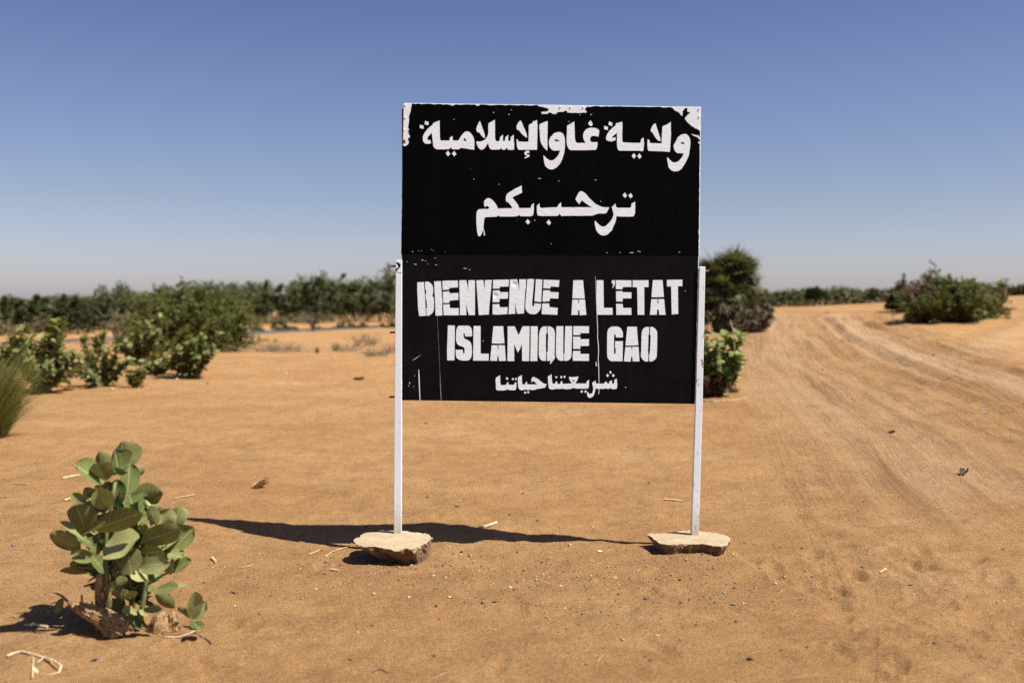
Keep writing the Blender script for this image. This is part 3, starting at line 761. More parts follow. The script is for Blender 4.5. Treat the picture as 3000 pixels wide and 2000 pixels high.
def build_sign():
    rng = random.Random(11)
    root = empty('road_sign', (0, 0, 0), 'big black metal sign with white Arabic and French lettering on two white posts', 'sign')
    # two sheets
    up = [(1182.5, 302), (2053.7, 313.5), (2049.5, 747.5), (1174.4, 744.5)]
    lo = [(1176.2, 739.0), (2047.2, 742.0), (2036.5, 1183), (1176.5, 1172.0)]
    o = slab_px(up, PD, PD + 0.024).build('upper_sheet', M['white'], root); bevel(o, 0.0015)
    o2 = slab_px(lo, PD + 0.001, PD + 0.0225).build('lower_sheet', M['white'], root); bevel(o2, 0.0015)
    # black paint on the upper sheet, brushed round patches of bare white
    z = lambda ox, oy, k, s: zone(ox, oy, k, s)[0]
    tl = z(1170, 290, 9.225, '95,1262 140,1272 180,1270 240,1230 262,1170 245,1110 220,1090 250,1060 295,1040 280,980 250,930 262,890 215,880 262,840 240,760 250,680 262,560 262,450 295,340 318,240 335,180 340,118')
    tl[0] = (1179.3, 427)
    tc = z(1560, 290, 9.8, '140,172 170,200 300,240 440,262 465,290 460,340 400,352 240,372 262,430 420,430 500,385 600,430 690,440 700,382 800,375 930,360 950,330 990,350 1000,400 1200,402 1555,395 1560,360 1530,320 1515,275 1560,235 1740,215 1780,205')
    trp = z(1880, 290, 7.84, '640,190 700,200 760,260 860,320 910,380 935,390 950,280 975,240 1000,205 1048,212 1050,290 1110,320 1060,350 1040,380 1000,420 1000,470 1050,540 1150,620 1260,690 1346,748')
    top = []
    def edge(u0, u1, a, bq):
        n = int((u1 - u0) / 9)
        for i in range(1, n):
            u = u0 + (u1 - u0) * i / n
            base = 302 + (u - 1182.5) * 11.5 / 871
            top.append((u, base + rng.choice([1.2, 1.6, 2.2, 3.0, 6.5 if rng.random() < 0.35 else 2.0]) + rng.uniform(-.3, .6)))
    bl = [(1175.2, 744.6)]
    for i in range(1, 40):
        t = i / 40; bl.append((1175.2 + (1179.3 - 1175.2) * t + rng.uniform(-.5, .9), 744.4 + (427 - 744.4) * t))
    edge(1207, 1574, 0, 0); e1 = list(top); top.clear()
    edge(1743, 1961, 0, 0); e2 = list(top)
    rt = []
    for i in range(1, 44):
        t = i / 44; rt.append((2051.4 + (2047.6 - 2051.4) * t - abs(rng.gauss(0, .8)), 385.5 + (747 - 385.5) * t))
    def rough(p, a=0.8): return [(u + rng.uniform(-a, a), v + rng.uniform(-a, a)) for u, v in ragged(p, rng, 3.0, a)[:-1 if True else None]]
    def dens(p, a=0.9):
        out = []
        for (x0, y0), (x1, y1) in zip(p[:-1], p[1:]):
            n = max(1, int(math.hypot(x1 - x0, y1 - y0) / 3.5))
            for i in range(n):
                t = i / n; out.append((x0 + (x1 - x0) * t + rng.uniform(-a, a), y0 + (y1 - y0) * t + rng.uniform(-a, a)))
        return out + [p[-1]]
    outer = bl + dens(tl) + e1 + dens(tc) + e2 + dens(trp) + rt + [(2047.3, 747.6)]
    p = paint([[outer]], PD, 0.0005).build('black_paint', M['black_hi'], o)
    ll = [(1177.2 + rng.uniform(-.4, 1.1), 1171.8 + (740 - 1171.8) * i / 60) for i in range(61)]
    rr = [(2046.6 + (2036.0 - 2046.6) * i / 60 - abs(rng.gauss(0, .5)), 743 + (1182.6 - 743) * i / 60) for i in range(61)]
    paint([[ll + rr]], PD + 0.001, 0.0005).build('black_paint', M['black_lo'], o2)
    # white scraps showing through near corners, seam and edge
    sc = [z(1880, 290, 7.84, '1130,800 1200,820 1300,840 1342,880 1332,940 1280,880 1200,850'), z(1880, 290, 7.84, '1290,980 1340,990 1345,1050 1315,1030'),
          z(1560, 290, 9.8, '1670,440 1800,405 1690,436 1682,475 1672,475'), z(1560, 290, 9.8, '1010,630 1085,665 1070,670'), z(1560, 290, 9.8, '1330,450 1390,455 1370,464')]
    for _ in range(13):
        u = rng.choice([rng.uniform(1185, 1340), rng.uniform(1185, 2040)]); v = 737 + (u - 1175) * 0.003 + rng.gauss(0, 3.2)
        if v < 741: sc.append(blob(u, v, rng.uniform(.6, 3.0), rng.uniform(.35, .9), 6, rng))
    for u, v, a, b_ in [(1581, 523, 5, .8), (1637, 530, .8, 2), (1745, 527, 3, 1), (1388, 525, 1.2, 1.2), (1567, 645, 1, 1.6), (1850, 750 - 10, 6, 1), (1446, 330, 1, 2), (1498, 322, 1.2, 1), (1491, 336, 2, 1), (1462, 540, 1.4, 1), (1760, 590, 1, 1), (1330, 350, 1, 1), (1615, 714, 1, 1)]:
        sc.append(blob(u, v, a, b_, 7, rng))
    paint([[q] for q in sc], PD - 0.0005, 0.0003).build('bare_white_patches', M['white'], o)
    lo_sc = []
    for u, v, a, b_ in [(1193, 767, 1.2, 1), (1237, 762, 3, 1.2), (1217, 774, 4, 1), (1253, 773, 1.3, .8), (1275, 756, 2, .8), (1278, 776, 3.5, .6), (1246, 764, 2, .7), (1416, 998, 1.3, 1.3), (2008, 852, 1, 1), (1200, 1122, 1.2, 3.2), (1197, 1130, 1.2, 1.2), (1212, 1132, 1, 1), (1214, 1101, .9, .9), (1833, 1134, 1.2, 1.8), (1363, 786, 6, .7), (1376, 790, 3, .6)]:
        lo_sc.append(blob(u, v, a, b_, 7, rng))
    lo_sc.append([(1206, 1057), (1216, 1050), (1236, 1037), (1216, 1051.6)])
    paint([[q] for q in lo_sc], PD + 0.0005, 0.0003).build('bare_white_flecks', M['white'], o2)
    # runs of white paint
    def strip(pts, w, brk=0.0):
        out = []
        for (a, b_), (c, d), w0, w1 in zip(pts[:-1], pts[1:], w[:-1], w[1:]):
            if rng.random() < brk: continue
            out.append([[(a - w0 / 2, b_), (a + w0 / 2, b_), (c + w1 / 2, d), (c - w1 / 2, d)]])
        return out
    line = [(1744, 808), (1746, 850), (1748, 900), (1750, 940), (1751.1, 970), (1750.8, 988), (1753.2, 1010), (1753.7, 1027), (1752.7, 1052), (1754, 1072), (1754.4, 1087), (1754.8, 1121), (1755.2, 1140), (1754, 1154)]
    runs = strip(line, [.4, .8, 1.2, 1.8, 1.7, 1.7, 2.0, 2.0, 1.8, 1.9, 1.9, 1.5, 1.4, 1.8])
    runs.append([[(1745.2, 1059), (1746.8, 1059), (1748, 1066), (1750, 1071), (1747, 1072.5), (1745.6, 1069)]])
    paint(runs, PD + 0.0005, 0.0009).build('paint_run', M['letter'], o2)
    l2 = [(1281.4 + (1292.5 - 1281.4) * t + rng.uniform(-.5, .5), 926 + (1172 - 926) * t) for t in np.linspace(0, 1, 30)]
    runs = strip(l2, [0.7 + 2.0 * max(0, t - 0.6) * 2 + rng.uniform(-.35, .6) for t in np.linspace(0, 1, 30)], 0.0)
    paint(runs, PD + 0.0005, 0.0009).build('paint_run', M['faint'], o2)
    runs = strip([(1226.8, 1082), (1227.4, 1100), (1228.6, 1130), (1230.4, 1172)], [1.2, 3.0, 2.6, 2.0])
    paint(runs, PD + 0.0005, 0.0009).build('paint_run', M['letter'], o2)
    # lettering
    def words(T, Y, par, cuts, labs):
        sh = outlines(T)
        for k, lab in enumerate(labs):
            lo_, hi_ = ([-1e9] + cuts)[k], (cuts + [1e9])[k]
            part_ = [s for s in sh if lo_ <= sum(q[0] for q in s[0]) / len(s[0]) < hi_]
            q = paint(part_, Y - 0.0005, 0.0011).build('lettering', M['letter'], par); q['label'] = lab
    words(T1, PD, o, [1606, 1762], ['left word of the top Arabic line', 'middle word of the top Arabic line', 'right word of the top Arabic line'])
    words(T2, PD, o, [1567], ['left word of the second Arabic line', 'right word of the second Arabic line'])
    words(L1, PD + 0.001, o2, [1655, 1735], ['white stencil word BIENVENUE', 'single white stencil letter A', 'white stencil word L\'ETAT'])
    words(L2, PD + 0.001, o2, [1760], ['white stencil word ISLAMIQUE', 'white stencil word GAO'])
    words(T3, PD + 0.001, o2, [1603], ['left word of the small bottom Arabic line', 'right word of the small bottom Arabic line'])
    # rust spot, rivets
    paint([[blob(1184, 415.5, 4.2, 6, 10, rng, .15)]], PD, 0.0004).build('rust_spot', M['rust'], o)
    b = MB()
    for u, v in [(1188, 307.5), (1187, 344), (1184.5, 380), (1672, 313.5), (1642, 313), (1709, 314), (2048, 318), (2048.5, 341), (2048, 378)]:
        c = at(u, v, PD)
        b = MB(); b.tube([c + Vector((0, 0.001, 0)), c - Vector((0, 0.003, 0)), c - Vector((0, 0.0045, 0))], [0.0055, 0.005, 0.0025], 8); b.build('rivet', M['white'], o)
    # steel frame behind the sheets
    b = MB()
    f = [at(u, v, PD + 0.024) for u, v in ((1184, 304), (2051, 316), (2036, 1181), (1178, 1170))]
    ins = 0.03
    x0, x1 = min(p.x for p in f) + .006, max(p.x for p in f) - .045
    z1, z0 = f[1].z - .006, f[3].z + .02
    y0, y1 = PD + 0.0245, PD + 0.052
    for zz in (z0, (z0 + z1) / 2 - .03, z1 - ins): b.box((x0, y0, zz), (x1, y1, zz + ins))
    b2 = MB()
    for xx in (x0, (x0 + x1) / 2, x1 - ins):
        for za, zb in ((z0 + ins, (z0 + z1) / 2 - .03), ((z0 + z1) / 2 - .03 + ins, z1 - ins)): b.box((xx, y0, za), (xx + ins, y1, zb))
    b.build('back_frame', M['rust'], root)
    # posts: square steel tube, leaning as in the photo
    def post(tops, mids, bots, mt, lab):
        secs = [bots, mids, tops]
        b = MB(); V = []
        for (u0, u1, v) in secs:
            p0 = at(u0, v, SD); p1 = at(u1, v, SD)
            V += [p0, p1, Vector((p1.x, SD + .042, p1.z)), Vector((p0.x, SD + .042, p0.z))]
        Fc = [(3, 2, 1, 0), (8, 9, 10, 11)]
        for k in (0, 4):
            for i in range(4): Fc.append((k + i, k + (i + 1) % 4, k + 4 + (i + 1) % 4, k + 4 + i))
        b.add(V, Fc); q = b.build('post', mt, root); bevel(q, 0.003, 2); q['label'] = lab
        return q
    pa = post((1159.3, 1177.6, 762), (1155.2, 1176.6, 1180), (1153.3, 1175.4, 1580), M['post_a'], 'clean white steel post with black paint smear at its top')
    pb = post((2049.2, 2066.6, 781), (2038, 2058.6, 1180), (2025.2, 2046.8, 1585), M['post_b'], 'leaning white steel post with rust chips')
    paint([z3 for z3 in [[zone(1130, 740, 13.07, '384,395 420,370 500,385 550,430 576,490 545,560 490,610 440,680 415,720 386,690 384,570 420,610 450,590 470,555 490,550 470,480 430,430 395,410')[0]], [zone(1130, 740, 13.07, '400,700 430,740 500,755 600,760 610,775 580,782 430,755')[0]]]], SD, 0.0005).build('paint_smear', M['black_lo'], pa)
    for (ua, ub, v, r, par, mm) in [(1144.6, 1161, 779.5, .0072, pa, 'rust'), (1142.5, 1159, 973.5, .0068, pa, 'rust'), (1140.8, 1157, 1162.5, .0068, pa, 'rust'),
                                    (2064, 2077.5, 793.5, .0052, pb, 'rust_sunlit'), (2060, 2075, 984.5, .0056, pb, 'rust_sunlit'), (2056, 2067.2, 1173, .0056, pb, 'rust_sunlit')]:
        b = MB(); a, c = at(ua, v, SD + .02), at(ub, v, SD + .02)
        b.tube([a, a.lerp(c, .3), a.lerp(c, .7), c], r, 10); q = b.build('bolt', M[mm], par); bevel(q, .001, 1)
    # concrete footings cast round the post feet
    tA = zone(1020, 1520, 8.4, '118,525 190,465 300,440 295,395 360,365 440,340 600,325 680,310 775,268 950,283 1120,283 1300,288 1450,290 1600,322 1930,358 2000,400 2085,470 2040,510 1930,600 1800,650 1700,690 1560,745 1400,728 1300,742 1050,745 920,728 820,712 650,668 500,672 300,650 220,610 160,575')[0]
    hA = 1.6 - 677 * 6.6 / F
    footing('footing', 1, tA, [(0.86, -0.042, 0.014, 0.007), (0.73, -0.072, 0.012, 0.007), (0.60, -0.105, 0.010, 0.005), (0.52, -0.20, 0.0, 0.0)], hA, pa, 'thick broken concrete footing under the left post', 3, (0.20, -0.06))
    tB = zone(1880, 1530, 8.4, '130,290 180,262 280,268 400,272 520,258 650,250 800,232 950,215 1190,190 1420,205 1600,228 1800,250 2050,310 2200,385 2150,470 2110,560 1950,600 1750,575 1600,545 1450,530 1200,535 1060,520 900,525 700,545 530,535 420,500 300,400 200,330')[0]
    hB = 1.6 - 682 * 6.6 / F
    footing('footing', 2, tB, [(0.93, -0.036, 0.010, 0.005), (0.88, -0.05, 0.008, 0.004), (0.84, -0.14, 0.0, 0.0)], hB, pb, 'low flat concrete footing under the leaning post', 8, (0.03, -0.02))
    return root
build_sign()

# ------------------------------------------------------------------ leaves and plants
def leaf_grid(L, Wd, rng, nu=5, nv=11, cup=0.16, droop=0.12, wave=0.03, notch=None):
    """broad milkweed leaf along +Y, upper side +Z"""
    V = []; Q = []; UV = []
    ph = rng.uniform(0, 6)
    for j in range(nv):
        v = j / (nv - 1)
        q_ = (v - .57) / (.57 if v < .57 else .45)
        w = (max(0.0, 1 - abs(q_) ** (1.9 if v < .57 else 2.4))) ** 0.5
        if j == 0: w = 0.14
        if j == nv - 1: w = 0.36
        for i in range(nu):
            u = i / (nu - 1) - 0.5
            x = u * Wd * w
            zz = cup * Wd * (abs(u) * 2) ** 1.6 * (0.5 + 0.5 * w) - droop * L * v * v + wave * Wd * math.sin(ph + v * 7 + (3 if u > 0 else 0)) * abs(u) * 2
            V.append((x, L * (v - 0.05 * (abs(u) * 2) ** 2 * v), zz)); UV.append((u + 0.5, v))
    for j in range(nv - 1):
        for i in range(nu - 1):
            a = j * nu + i; Q.append((a, a + 1, a + nu + 1, a + nu))
    return np.array(V), Q, UV

class Leaves:
    def __init__(s): s.V = []; s.Q = []; s.UV = []; s.n = 0
    def put(s, base, axis, normal, L, Wd, rng, **kw):
        V, Q, UV = leaf_grid(L, Wd, rng, **kw)
        a = Vector(axis).normalized(); nn = Vector(normal); nn = (nn - a * nn.dot(a)).normalized(); x = a.cross(nn)
        Mx = np.array([tuple(x), tuple(a), tuple(nn)])
        P = V @ Mx + np.array(tuple(base))
        s.V.append(P); s.Q += [tuple(i + s.n for i in q) for q in Q]; s.UV += UV; s.n += len(P)
    def build(s, name, m, parent, loc=(0, 0, 0)):
        return link(name, quads(name, np.concatenate(s.V) - np.array(tuple(loc)), s.Q, m, True, s.UV), parent)

def cards(P, size, rs, asp=1.7, flat=0.0):
    n = len(P); P = np.asarray(P)
    a = rs.normal(size=(n, 3)); a /= np.linalg.norm(a, axis=1)[:, None]
    b = rs.normal(size=(n, 3)); b[:, 2] *= (1 - flat)
    b -= a * (a * b).sum(1)[:, None]; b /= np.linalg.norm(b, axis=1)[:, None] + 1e-9
    s = size * rs.uniform(0.6, 1.35, n)[:, None]
    V = np.stack([P - a * s * asp, P + b * s * 0.6, P + a * s * asp, P - b * s * 0.6], 1).reshape(-1, 3)
    return V, np.arange(n * 4).reshape(n, 4)

def spread_names(): pass

# ---- the near milkweed shrub: every leaf set by hand in three dimensions
NEAR = '''775,235 760,85 150 -35 b
840,205 846,150 34 0 b
735,250 712,140 112 48 m
655,275 622,146 78 -30 m
640,332 480,222 92 50 f
660,312 600,212 100 -42 f
668,248 778,260 40 -10 m
790,395 808,222 100 22 m
850,272 890,232 52 -25 b
700,482 725,320 102 8 m
660,478 618,376 104 -8 f
634,472 590,425 52 40 f
655,370 618,335 72 -45 m
600,385 528,358 24 -40 m
790,452 988,382 118 -30 b
890,470 985,440 40 35 b
872,660 826,420 145 55 m
570,622 852,520 108 -22 f
495,642 622,572 40 20 f
530,622 482,472 132 -28 f
566,572 545,458 92 -18 m
585,500 458,402 66 -15 m
590,470 528,385 54 -35 b
535,668 400,568 40 40 f
505,660 412,632 50 -45 m
495,742 328,648 72 -38 f
490,760 345,690 34 45 m
588,795 450,765 68 -8 f
650,882 582,786 54 38 f
585,862 445,832 52 -42 m
580,882 386,880 36 -45 m
640,772 834,664 116 46 f
540,732 606,662 54 25 m
604,780 578,722 52 20 m
700,772 780,892 195 -45 m
790,740 820,872 112 -38 f
745,800 700,870 90 -45 b
880,692 1098,618 112 -20 f
905,740 1102,662 104 52 m
882,765 1012,742 66 -45 f
1050,745 1195,618 112 18 m
1050,765 1125,790 62 45 m
1008,575 1058,498 92 -12 m
1082,590 1118,480 92 -32 b
972,585 938,478 58 -25 m
898,602 906,530 64 45 m
880,642 892,586 40 30 f
880,482 938,468 54 45 b
950,500 1002,478 28 -35 b
862,850 1022,826 88 12 f
1000,785 1056,760 76 -42 m
1068,872 1172,812 62 38 m
1070,872 1068,795 22 -10 m
1062,895 1000,832 46 -40 m
958,992 1090,975 50 48 f
1078,966 1156,955 24 45 b
912,908 822,905 56 48 f
800,935 728,965 62 -40 m
820,1042 700,985 50 -20 f
795,1032 812,995 54 40 f
960,1022 1076,1088 62 -35 m
880,1122 988,1104 36 40 f
862,1052 950,1082 26 -10 m
825,1202 735,1150 84 -25 m
845,1132 768,1124 50 42 f
846,1172 862,1226 40 20 f
870,1112 906,1156 28 30 f
780,1216 822,1246 36 -30 m
1198,1172 1214,1016 74 22 f
1200,1178 1276,1078 80 40 m
1200,1192 1242,1232 54 35 f
1180,1162 1110,1098 28 -30 f
1160,1162 1138,1104 24 20 m
740,700 690,640 70 -30 b
760,640 800,575 80 -20 b
700,600 660,540 70 -30 b
840,720 890,660 80 -35 b
930,800 960,740 70 -30 b
720,520 760,470 70 -25 b
830,800 870,760 90 -40 b
680,700 620,650 60 -30 b
690,860 740,930 80 -45 m
860,930 900,980 70 -40 b
880,830 930,890 90 -42 b'''

def build_near_shrub():
    rng = random.Random(21)
    Z0 = 4.86
    o = spot(330, 1845); DZ = o.y
    P = lambda zx, zy, off=0.0: at(zx / 2.119, 1260 + zy / 2.119, DZ + off)
    k = DZ / F / 2.119                                        # metres per noted unit
    root = empty('milkweed_shrub', o, 'large leafy milkweed shrub beside a dead stump, nearest of all plants', 'shrub', 'milkweed shrubs on the sand')
    lv = Leaves(); lf2 = Leaves()
    for ln in NEAR.split('\n'):
        b, t, w, th, od = ln.split()
        bx, by = map(float, b.split(',')); tx, ty = map(float, t.split(',')); w = float(w); th = R(float(th))
        off = {'b': 0.13, 'm': 0.0, 'f': -0.13}[od] + rng.uniform(-0.04, 0.04)
        dz = {'b': 0.03, 'm': 0.0, 'f': -0.05}[od] + rng.uniform(-0.03, 0.03)
        p0 = P(bx, by, off); p1 = P(tx, ty, off + dz)
        a = (p1 - p0); L = a.length * 1.04; a.normalize()
        view = (Vector((0, 0, CAM_H)) - p0).normalized(); view = (view - a * view.dot(a)).normalized()
        lt = SUN - a * SUN.dot(a); lt = (lt - view * lt.dot(view)); lt.normalize()
        nn = view * math.cos(th) + lt * math.sin(th)
        L *= 1.06; wt = 1.22 * w * k / max(0.62, math.cos(th))
        if th < R(-16): nn = -nn                              # we look at the underside
        if nn.z < -0.15: pass
        (lv).put(p0, a, nn, L, wt, rng, cup=rng.uniform(0.05, 0.22), droop=rng.uniform(-0.04, 0.12), wave=rng.uniform(0.02, 0.07))
    for _ in range(104):                                          # inner leaves filling the crown
        t = rng.random() ** .75; by = 430 + 680 * t; c_ = 690 + 110 * t; hw = 90 + 190 * math.sin(PI * min(1, t * 1.15)) ** .8
        bx = c_ + rng.uniform(-.8, .8) * hw; off = rng.uniform(-.02, .22)
        p0 = P(bx, by, off); a = Vector(((bx - c_) / hw * .8 + rng.uniform(-.4, .4), rng.uniform(-.6, .6), rng.uniform(-.1, 1.0))).normalized()
        L = rng.uniform(.075, .125)
        lv.put(p0, a, Vector((rng.uniform(-.5, .7), rng.uniform(-.8, .5), 1)), L, L * rng.uniform(.62, .8), rng, cup=.15, droop=.1)
    lv.build('foliage', M['leaf_near'], root, o)
    st = MB()
    S_ = lambda pts, r0, r1, off=0.0: st.tube([P(x, y, off) - o for x, y in pts], [r0 * k + (r1 - r0) * k * i / (len(pts) - 1) for i in range(len(pts))], 8)
    S_([(690, 1215), (682, 1090), (672, 950), (655, 800), (662, 620), (695, 440), (715, 320)], 19, 9, -0.05)
    S_([(865, 1215), (885, 1080), (905, 960), (908, 840), (910, 720), (898, 600)], 20, 8, -0.02)
    S_([(825, 1215), (812, 1060), (800, 920), (790, 780), (775, 640), (790, 500)], 16, 7, 0.05)
    S_([(650, 850), (600, 790), (560, 740), (538, 690), (535, 620)], 10, 7)
    S_([(905, 960), (960, 930), (1010, 900), (1050, 880)], 9, 6, -0.02)
    S_([(905, 850), (970, 780), (1030, 720), (1050, 640)], 10, 6, 0.0)
    S_([(700, 480), (650, 470), (640, 380)], 8, 6)
    S_([(1195, 1262), (1196, 1210), (1198, 1160)], 8, 6)
    st.build('stem', M['stem'], root, smooth=True)
    # dead stump, broken trunk and log of the same plant
    dd = MB()
    T = lambda pts, rad, off, rough=0.14, n=12: dd.tube([P(x, y, off) - o for x, y in pts], [r * k for r in rad], n, True, rng, rough)
    T([(650, 1260), (640, 1160), (638, 1090), (640, 1020), (640, 960), (640, 905), (645, 875)], [54, 52, 48, 46, 44, 40, 24], -0.02)
    T([(735, 1270), (720, 1235), (680, 1185), (610, 1145), (540, 1115), (480, 1098), (448, 1084)], [62, 82, 72, 58, 46, 34, 20], -0.09)
    T([(700, 1280), (760, 1240), (720, 1200)], [55, 60, 40], -0.02)
    T([(985, 1275), (985, 1240), (988, 1190), (1000, 1145), (1010, 1125)], [60, 66, 62, 40, 18], -0.02, 0.22)
    T([(1040, 1235), (1080, 1185), (1075, 1150), (1060, 1130)], [35, 36, 34, 18], 0.0, 0.22)
    T([(1060, 1250), (1100, 1235), (1115, 1210)], [20, 18, 10], -0.03, 0.2)
    for _ in range(46):                                          # torn fibres on the trunk and log
        x = rng.uniform(600, 690); y = rng.uniform(890, 1110); l = rng.uniform(15, 50)
        T([(x, y), (x + rng.uniform(-7, 7), y + l * .5), (x + rng.uniform(-12, 12), y + l)], [3.5, 4.5, 2], -0.02 - 0.036 + rng.uniform(-.015, .01), 0.1, 5)
    for _ in range(34):
        t = rng.random(); x = 460 + 260 * t; y = 1088 + 110 * t + rng.uniform(-22, 45) * (0.4 + t); l = rng.uniform(18, 60)
        T([(x, y), (x + l * .5, y + l * .2 + rng.uniform(-4, 4)), (x + l, y + l * .42)], [2.5, 4, 2], -0.09 - 0.045 - 0.02 * t + rng.uniform(-.01, .01), 0.1, 5)
    dd.build('dead_trunk', M['deadwood'], root)
    for _ in range(120):                                          # shaggy fibres on the right-hand stump
        x = rng.uniform(940, 1090); y = rng.uniform(1120, 1250); l = rng.uniform(12, 40); an = rng.uniform(-1.6, 1.6)
        T([(x, y), (x + l * .4 * math.sin(an), y - l * .4), (x + l * math.sin(an), y - l * .7)], [3, 4.5, 1.5], -0.02 - 0.05 + rng.uniform(-.015, .02), 0.1, 5)
    def U(pts, r, off=0.0):
        tw = MB(); tw.tube([P(x, y, off) - o for x, y in pts], [q * k for q in r], 6, True, rng, 0.1); tw.build('twig', M['twig'], root)
    U([(452, 1092), (420, 1062), (385, 1028), (355, 1012), (330, 1008)], [11, 9, 7, 5, 3])
    U([(510, 1100), (508, 1060), (507, 1020)], [7, 7, 7])
    U([(590, 1120), (575, 1085), (570, 1060)], [6, 6, 5])
    U([(640, 1190), (612, 1120), (625, 1060)], [4, 5, 3], -0.08)
    U([(730, 1255), (680, 1230), (650, 1190), (660, 1160)], [5, 6, 5, 3], -0.1)
    dl = Leaves()
    dl.put(P(388, 1042, 0.02), P(345, 1135, 0) - P(388, 1042, 0.02), Vector((0.2, -1, 0.3)), 100 * k, 52 * k, rng)
    dl.put(P(350, 1065, 0.0), P(312, 1078, 0) - P(350, 1065, 0.0), Vector((0.2, -0.3, 1)), 42 * k, 22 * k, rng)
    dl.build('withered_leaf', M['leaf_near'], root, o)
    for q in root.children: pass
    return root

def fix_parent(root):
    """children were built around the thing's base already"""
    return root

near_shrub = build_near_shrub()

def milkweed(u, v, w_px, top, label, seed, nst=9, mt='leaf_far', lsz=0.165, fall=0.0, extra=None):
    rng = random.Random(seed); o = spot(u, v)
    H = CAM_H + (890 - top) * o.y / F - o.z; Wd = w_px * o.y / F / 2
    root = empty('milkweed_shrub', o, label, 'shrub', 'milkweed shrubs on the sand')
    lv = Leaves(); st = MB()
    for i in range(nst):
        az = 2 * PI * (i + rng.uniform(-.3, .3)) / nst; rr = Wd * rng.uniform(0.3, 1.05); hh = H * (1.0 if i == 0 else rng.uniform(0.38, 0.95)) * (1 - 0.22 * rr / Wd)
        tip = Vector((math.cos(az) * rr, math.sin(az) * rr * 0.8, hh))
        mid = Vector((math.cos(az) * rr * 0.55, math.sin(az) * rr * .45, hh * rng.uniform(.32, .5)))
        pts = bez(Vector((rng.uniform(-.05, .05), rng.uniform(-.05, .05), -0.03)), mid, tip, 16)
        st.tube(pts, [0.022 * (1 - 0.75 * q / 15) for q in range(16)], 6)
        n = int(11 + hh * 11)
        for q in range(n):
            t = 0.25 + 0.75 * q / (n - 1); f = t * 15; j = min(14, int(f)); p = pts[j].lerp(pts[j + 1], f - j)
            d = (pts[j + 1] - pts[j]).normalized(); x = d.orthogonal().normalized()
            x = Matrix.Rotation(q * 1.5708 + rng.uniform(-.5, .5), 3, d) @ x
            for sg in (1, -1):
                if rng.random() < 0.12: continue
                a = (x * sg + d * rng.uniform(.35, 1.0) + Vector((0, 0, rng.uniform(-.25, .25)))).normalized()
                L = lsz * rng.uniform(.7, 1.25) * (1.05 - 0.35 * abs(t - .6))
                lv.put(p, a, d + Vector((rng.uniform(-.5, .5), rng.uniform(-.5, .5), .2)), L, L * rng.uniform(.62, .78), rng, nu=3, nv=6, cup=.2, droop=.1)
    lv.build('foliage', M[mt], root, (0, 0, 0)); st.build('stem', M['stem'] if not extra else M['stem'], root, smooth=True)
    return root

milkweed(130, 1147, 250, 912, 'big rounded milkweed shrub beside the grass tuft, widest of the milkweeds', 31, 25, lsz=.155)
milkweed(300, 1130, 200, 1000, 'low sprawling milkweed shrub with forked bare stems and small leaf clusters', 32, 13, lsz=.135)
milkweed(8, 1118, 120, 985, 'milkweed shrub half hidden behind the grass tuft at the left edge', 41, 10, lsz=.145)
mk = milkweed(274, 1095, 84, 945, 'slender milkweed shrub with a leafy ball on top in front of the river', 33, 5, lsz=.15)
milkweed(410, 1066, 175, 905, 'tall pale milkweed shrub against the left edge of the acacia bush', 34, 18, lsz=.16)
milkweed(556, 1105, 190, 948, 'milkweed shrub with pale lit leaves in front of the acacia bush', 35, 18, lsz=.155)
milkweed(468, 1098, 120, 1022, 'small low dark milkweed shrub at the foot of the acacia bush', 36, 9, lsz=.14)
milkweed(398, 1132, 62, 1078, 'tiny milkweed sprout low on open sand, right of the sprawling shrub', 37, 6, lsz=.12)
milkweed(2850, 940, 72, 880, 'pale little milkweed bush standing before the big dune acacia', 38, 10, lsz=.2)

def milkweed_behind():
    root = milkweed(2090, 1160, 165, 928, 'bright green milkweed bush behind the leaning post', 40, 15, 'leaf_bright', .165)
    rs = np.random.RandomState(3); n = 900
    t = rs.uniform(0, 1, n); ang = rs.uniform(0, 2 * PI, n); r = (0.10 + 0.27 * t) * np.sqrt(rs.uniform(0.1, 1, n))
    P = np.stack([r * np.cos(ang), r * np.sin(ang), t * 0.30], 1)
    V, Q = cards(P, 0.045, rs, 1.2)
    link('dead_leaves_and_shade', quads('dead_leaves_and_shade', V, Q, M['f_brownleaf']), root)  # dark brown puts the bush's own shade into the dead leaves at its base
    b = MB(); rng = random.Random(5)
    b.tube([Vector((.22, -.1, 1.15)), Vector((.265, -.12, 1.0)), Vector((.285, -.12, .75)), Vector((.30, -.12, .35))], [.008, .008, .007, .006], 6)
    b.build('dry_stalk', M['straw'], root)
milkweed_behind()
b = None

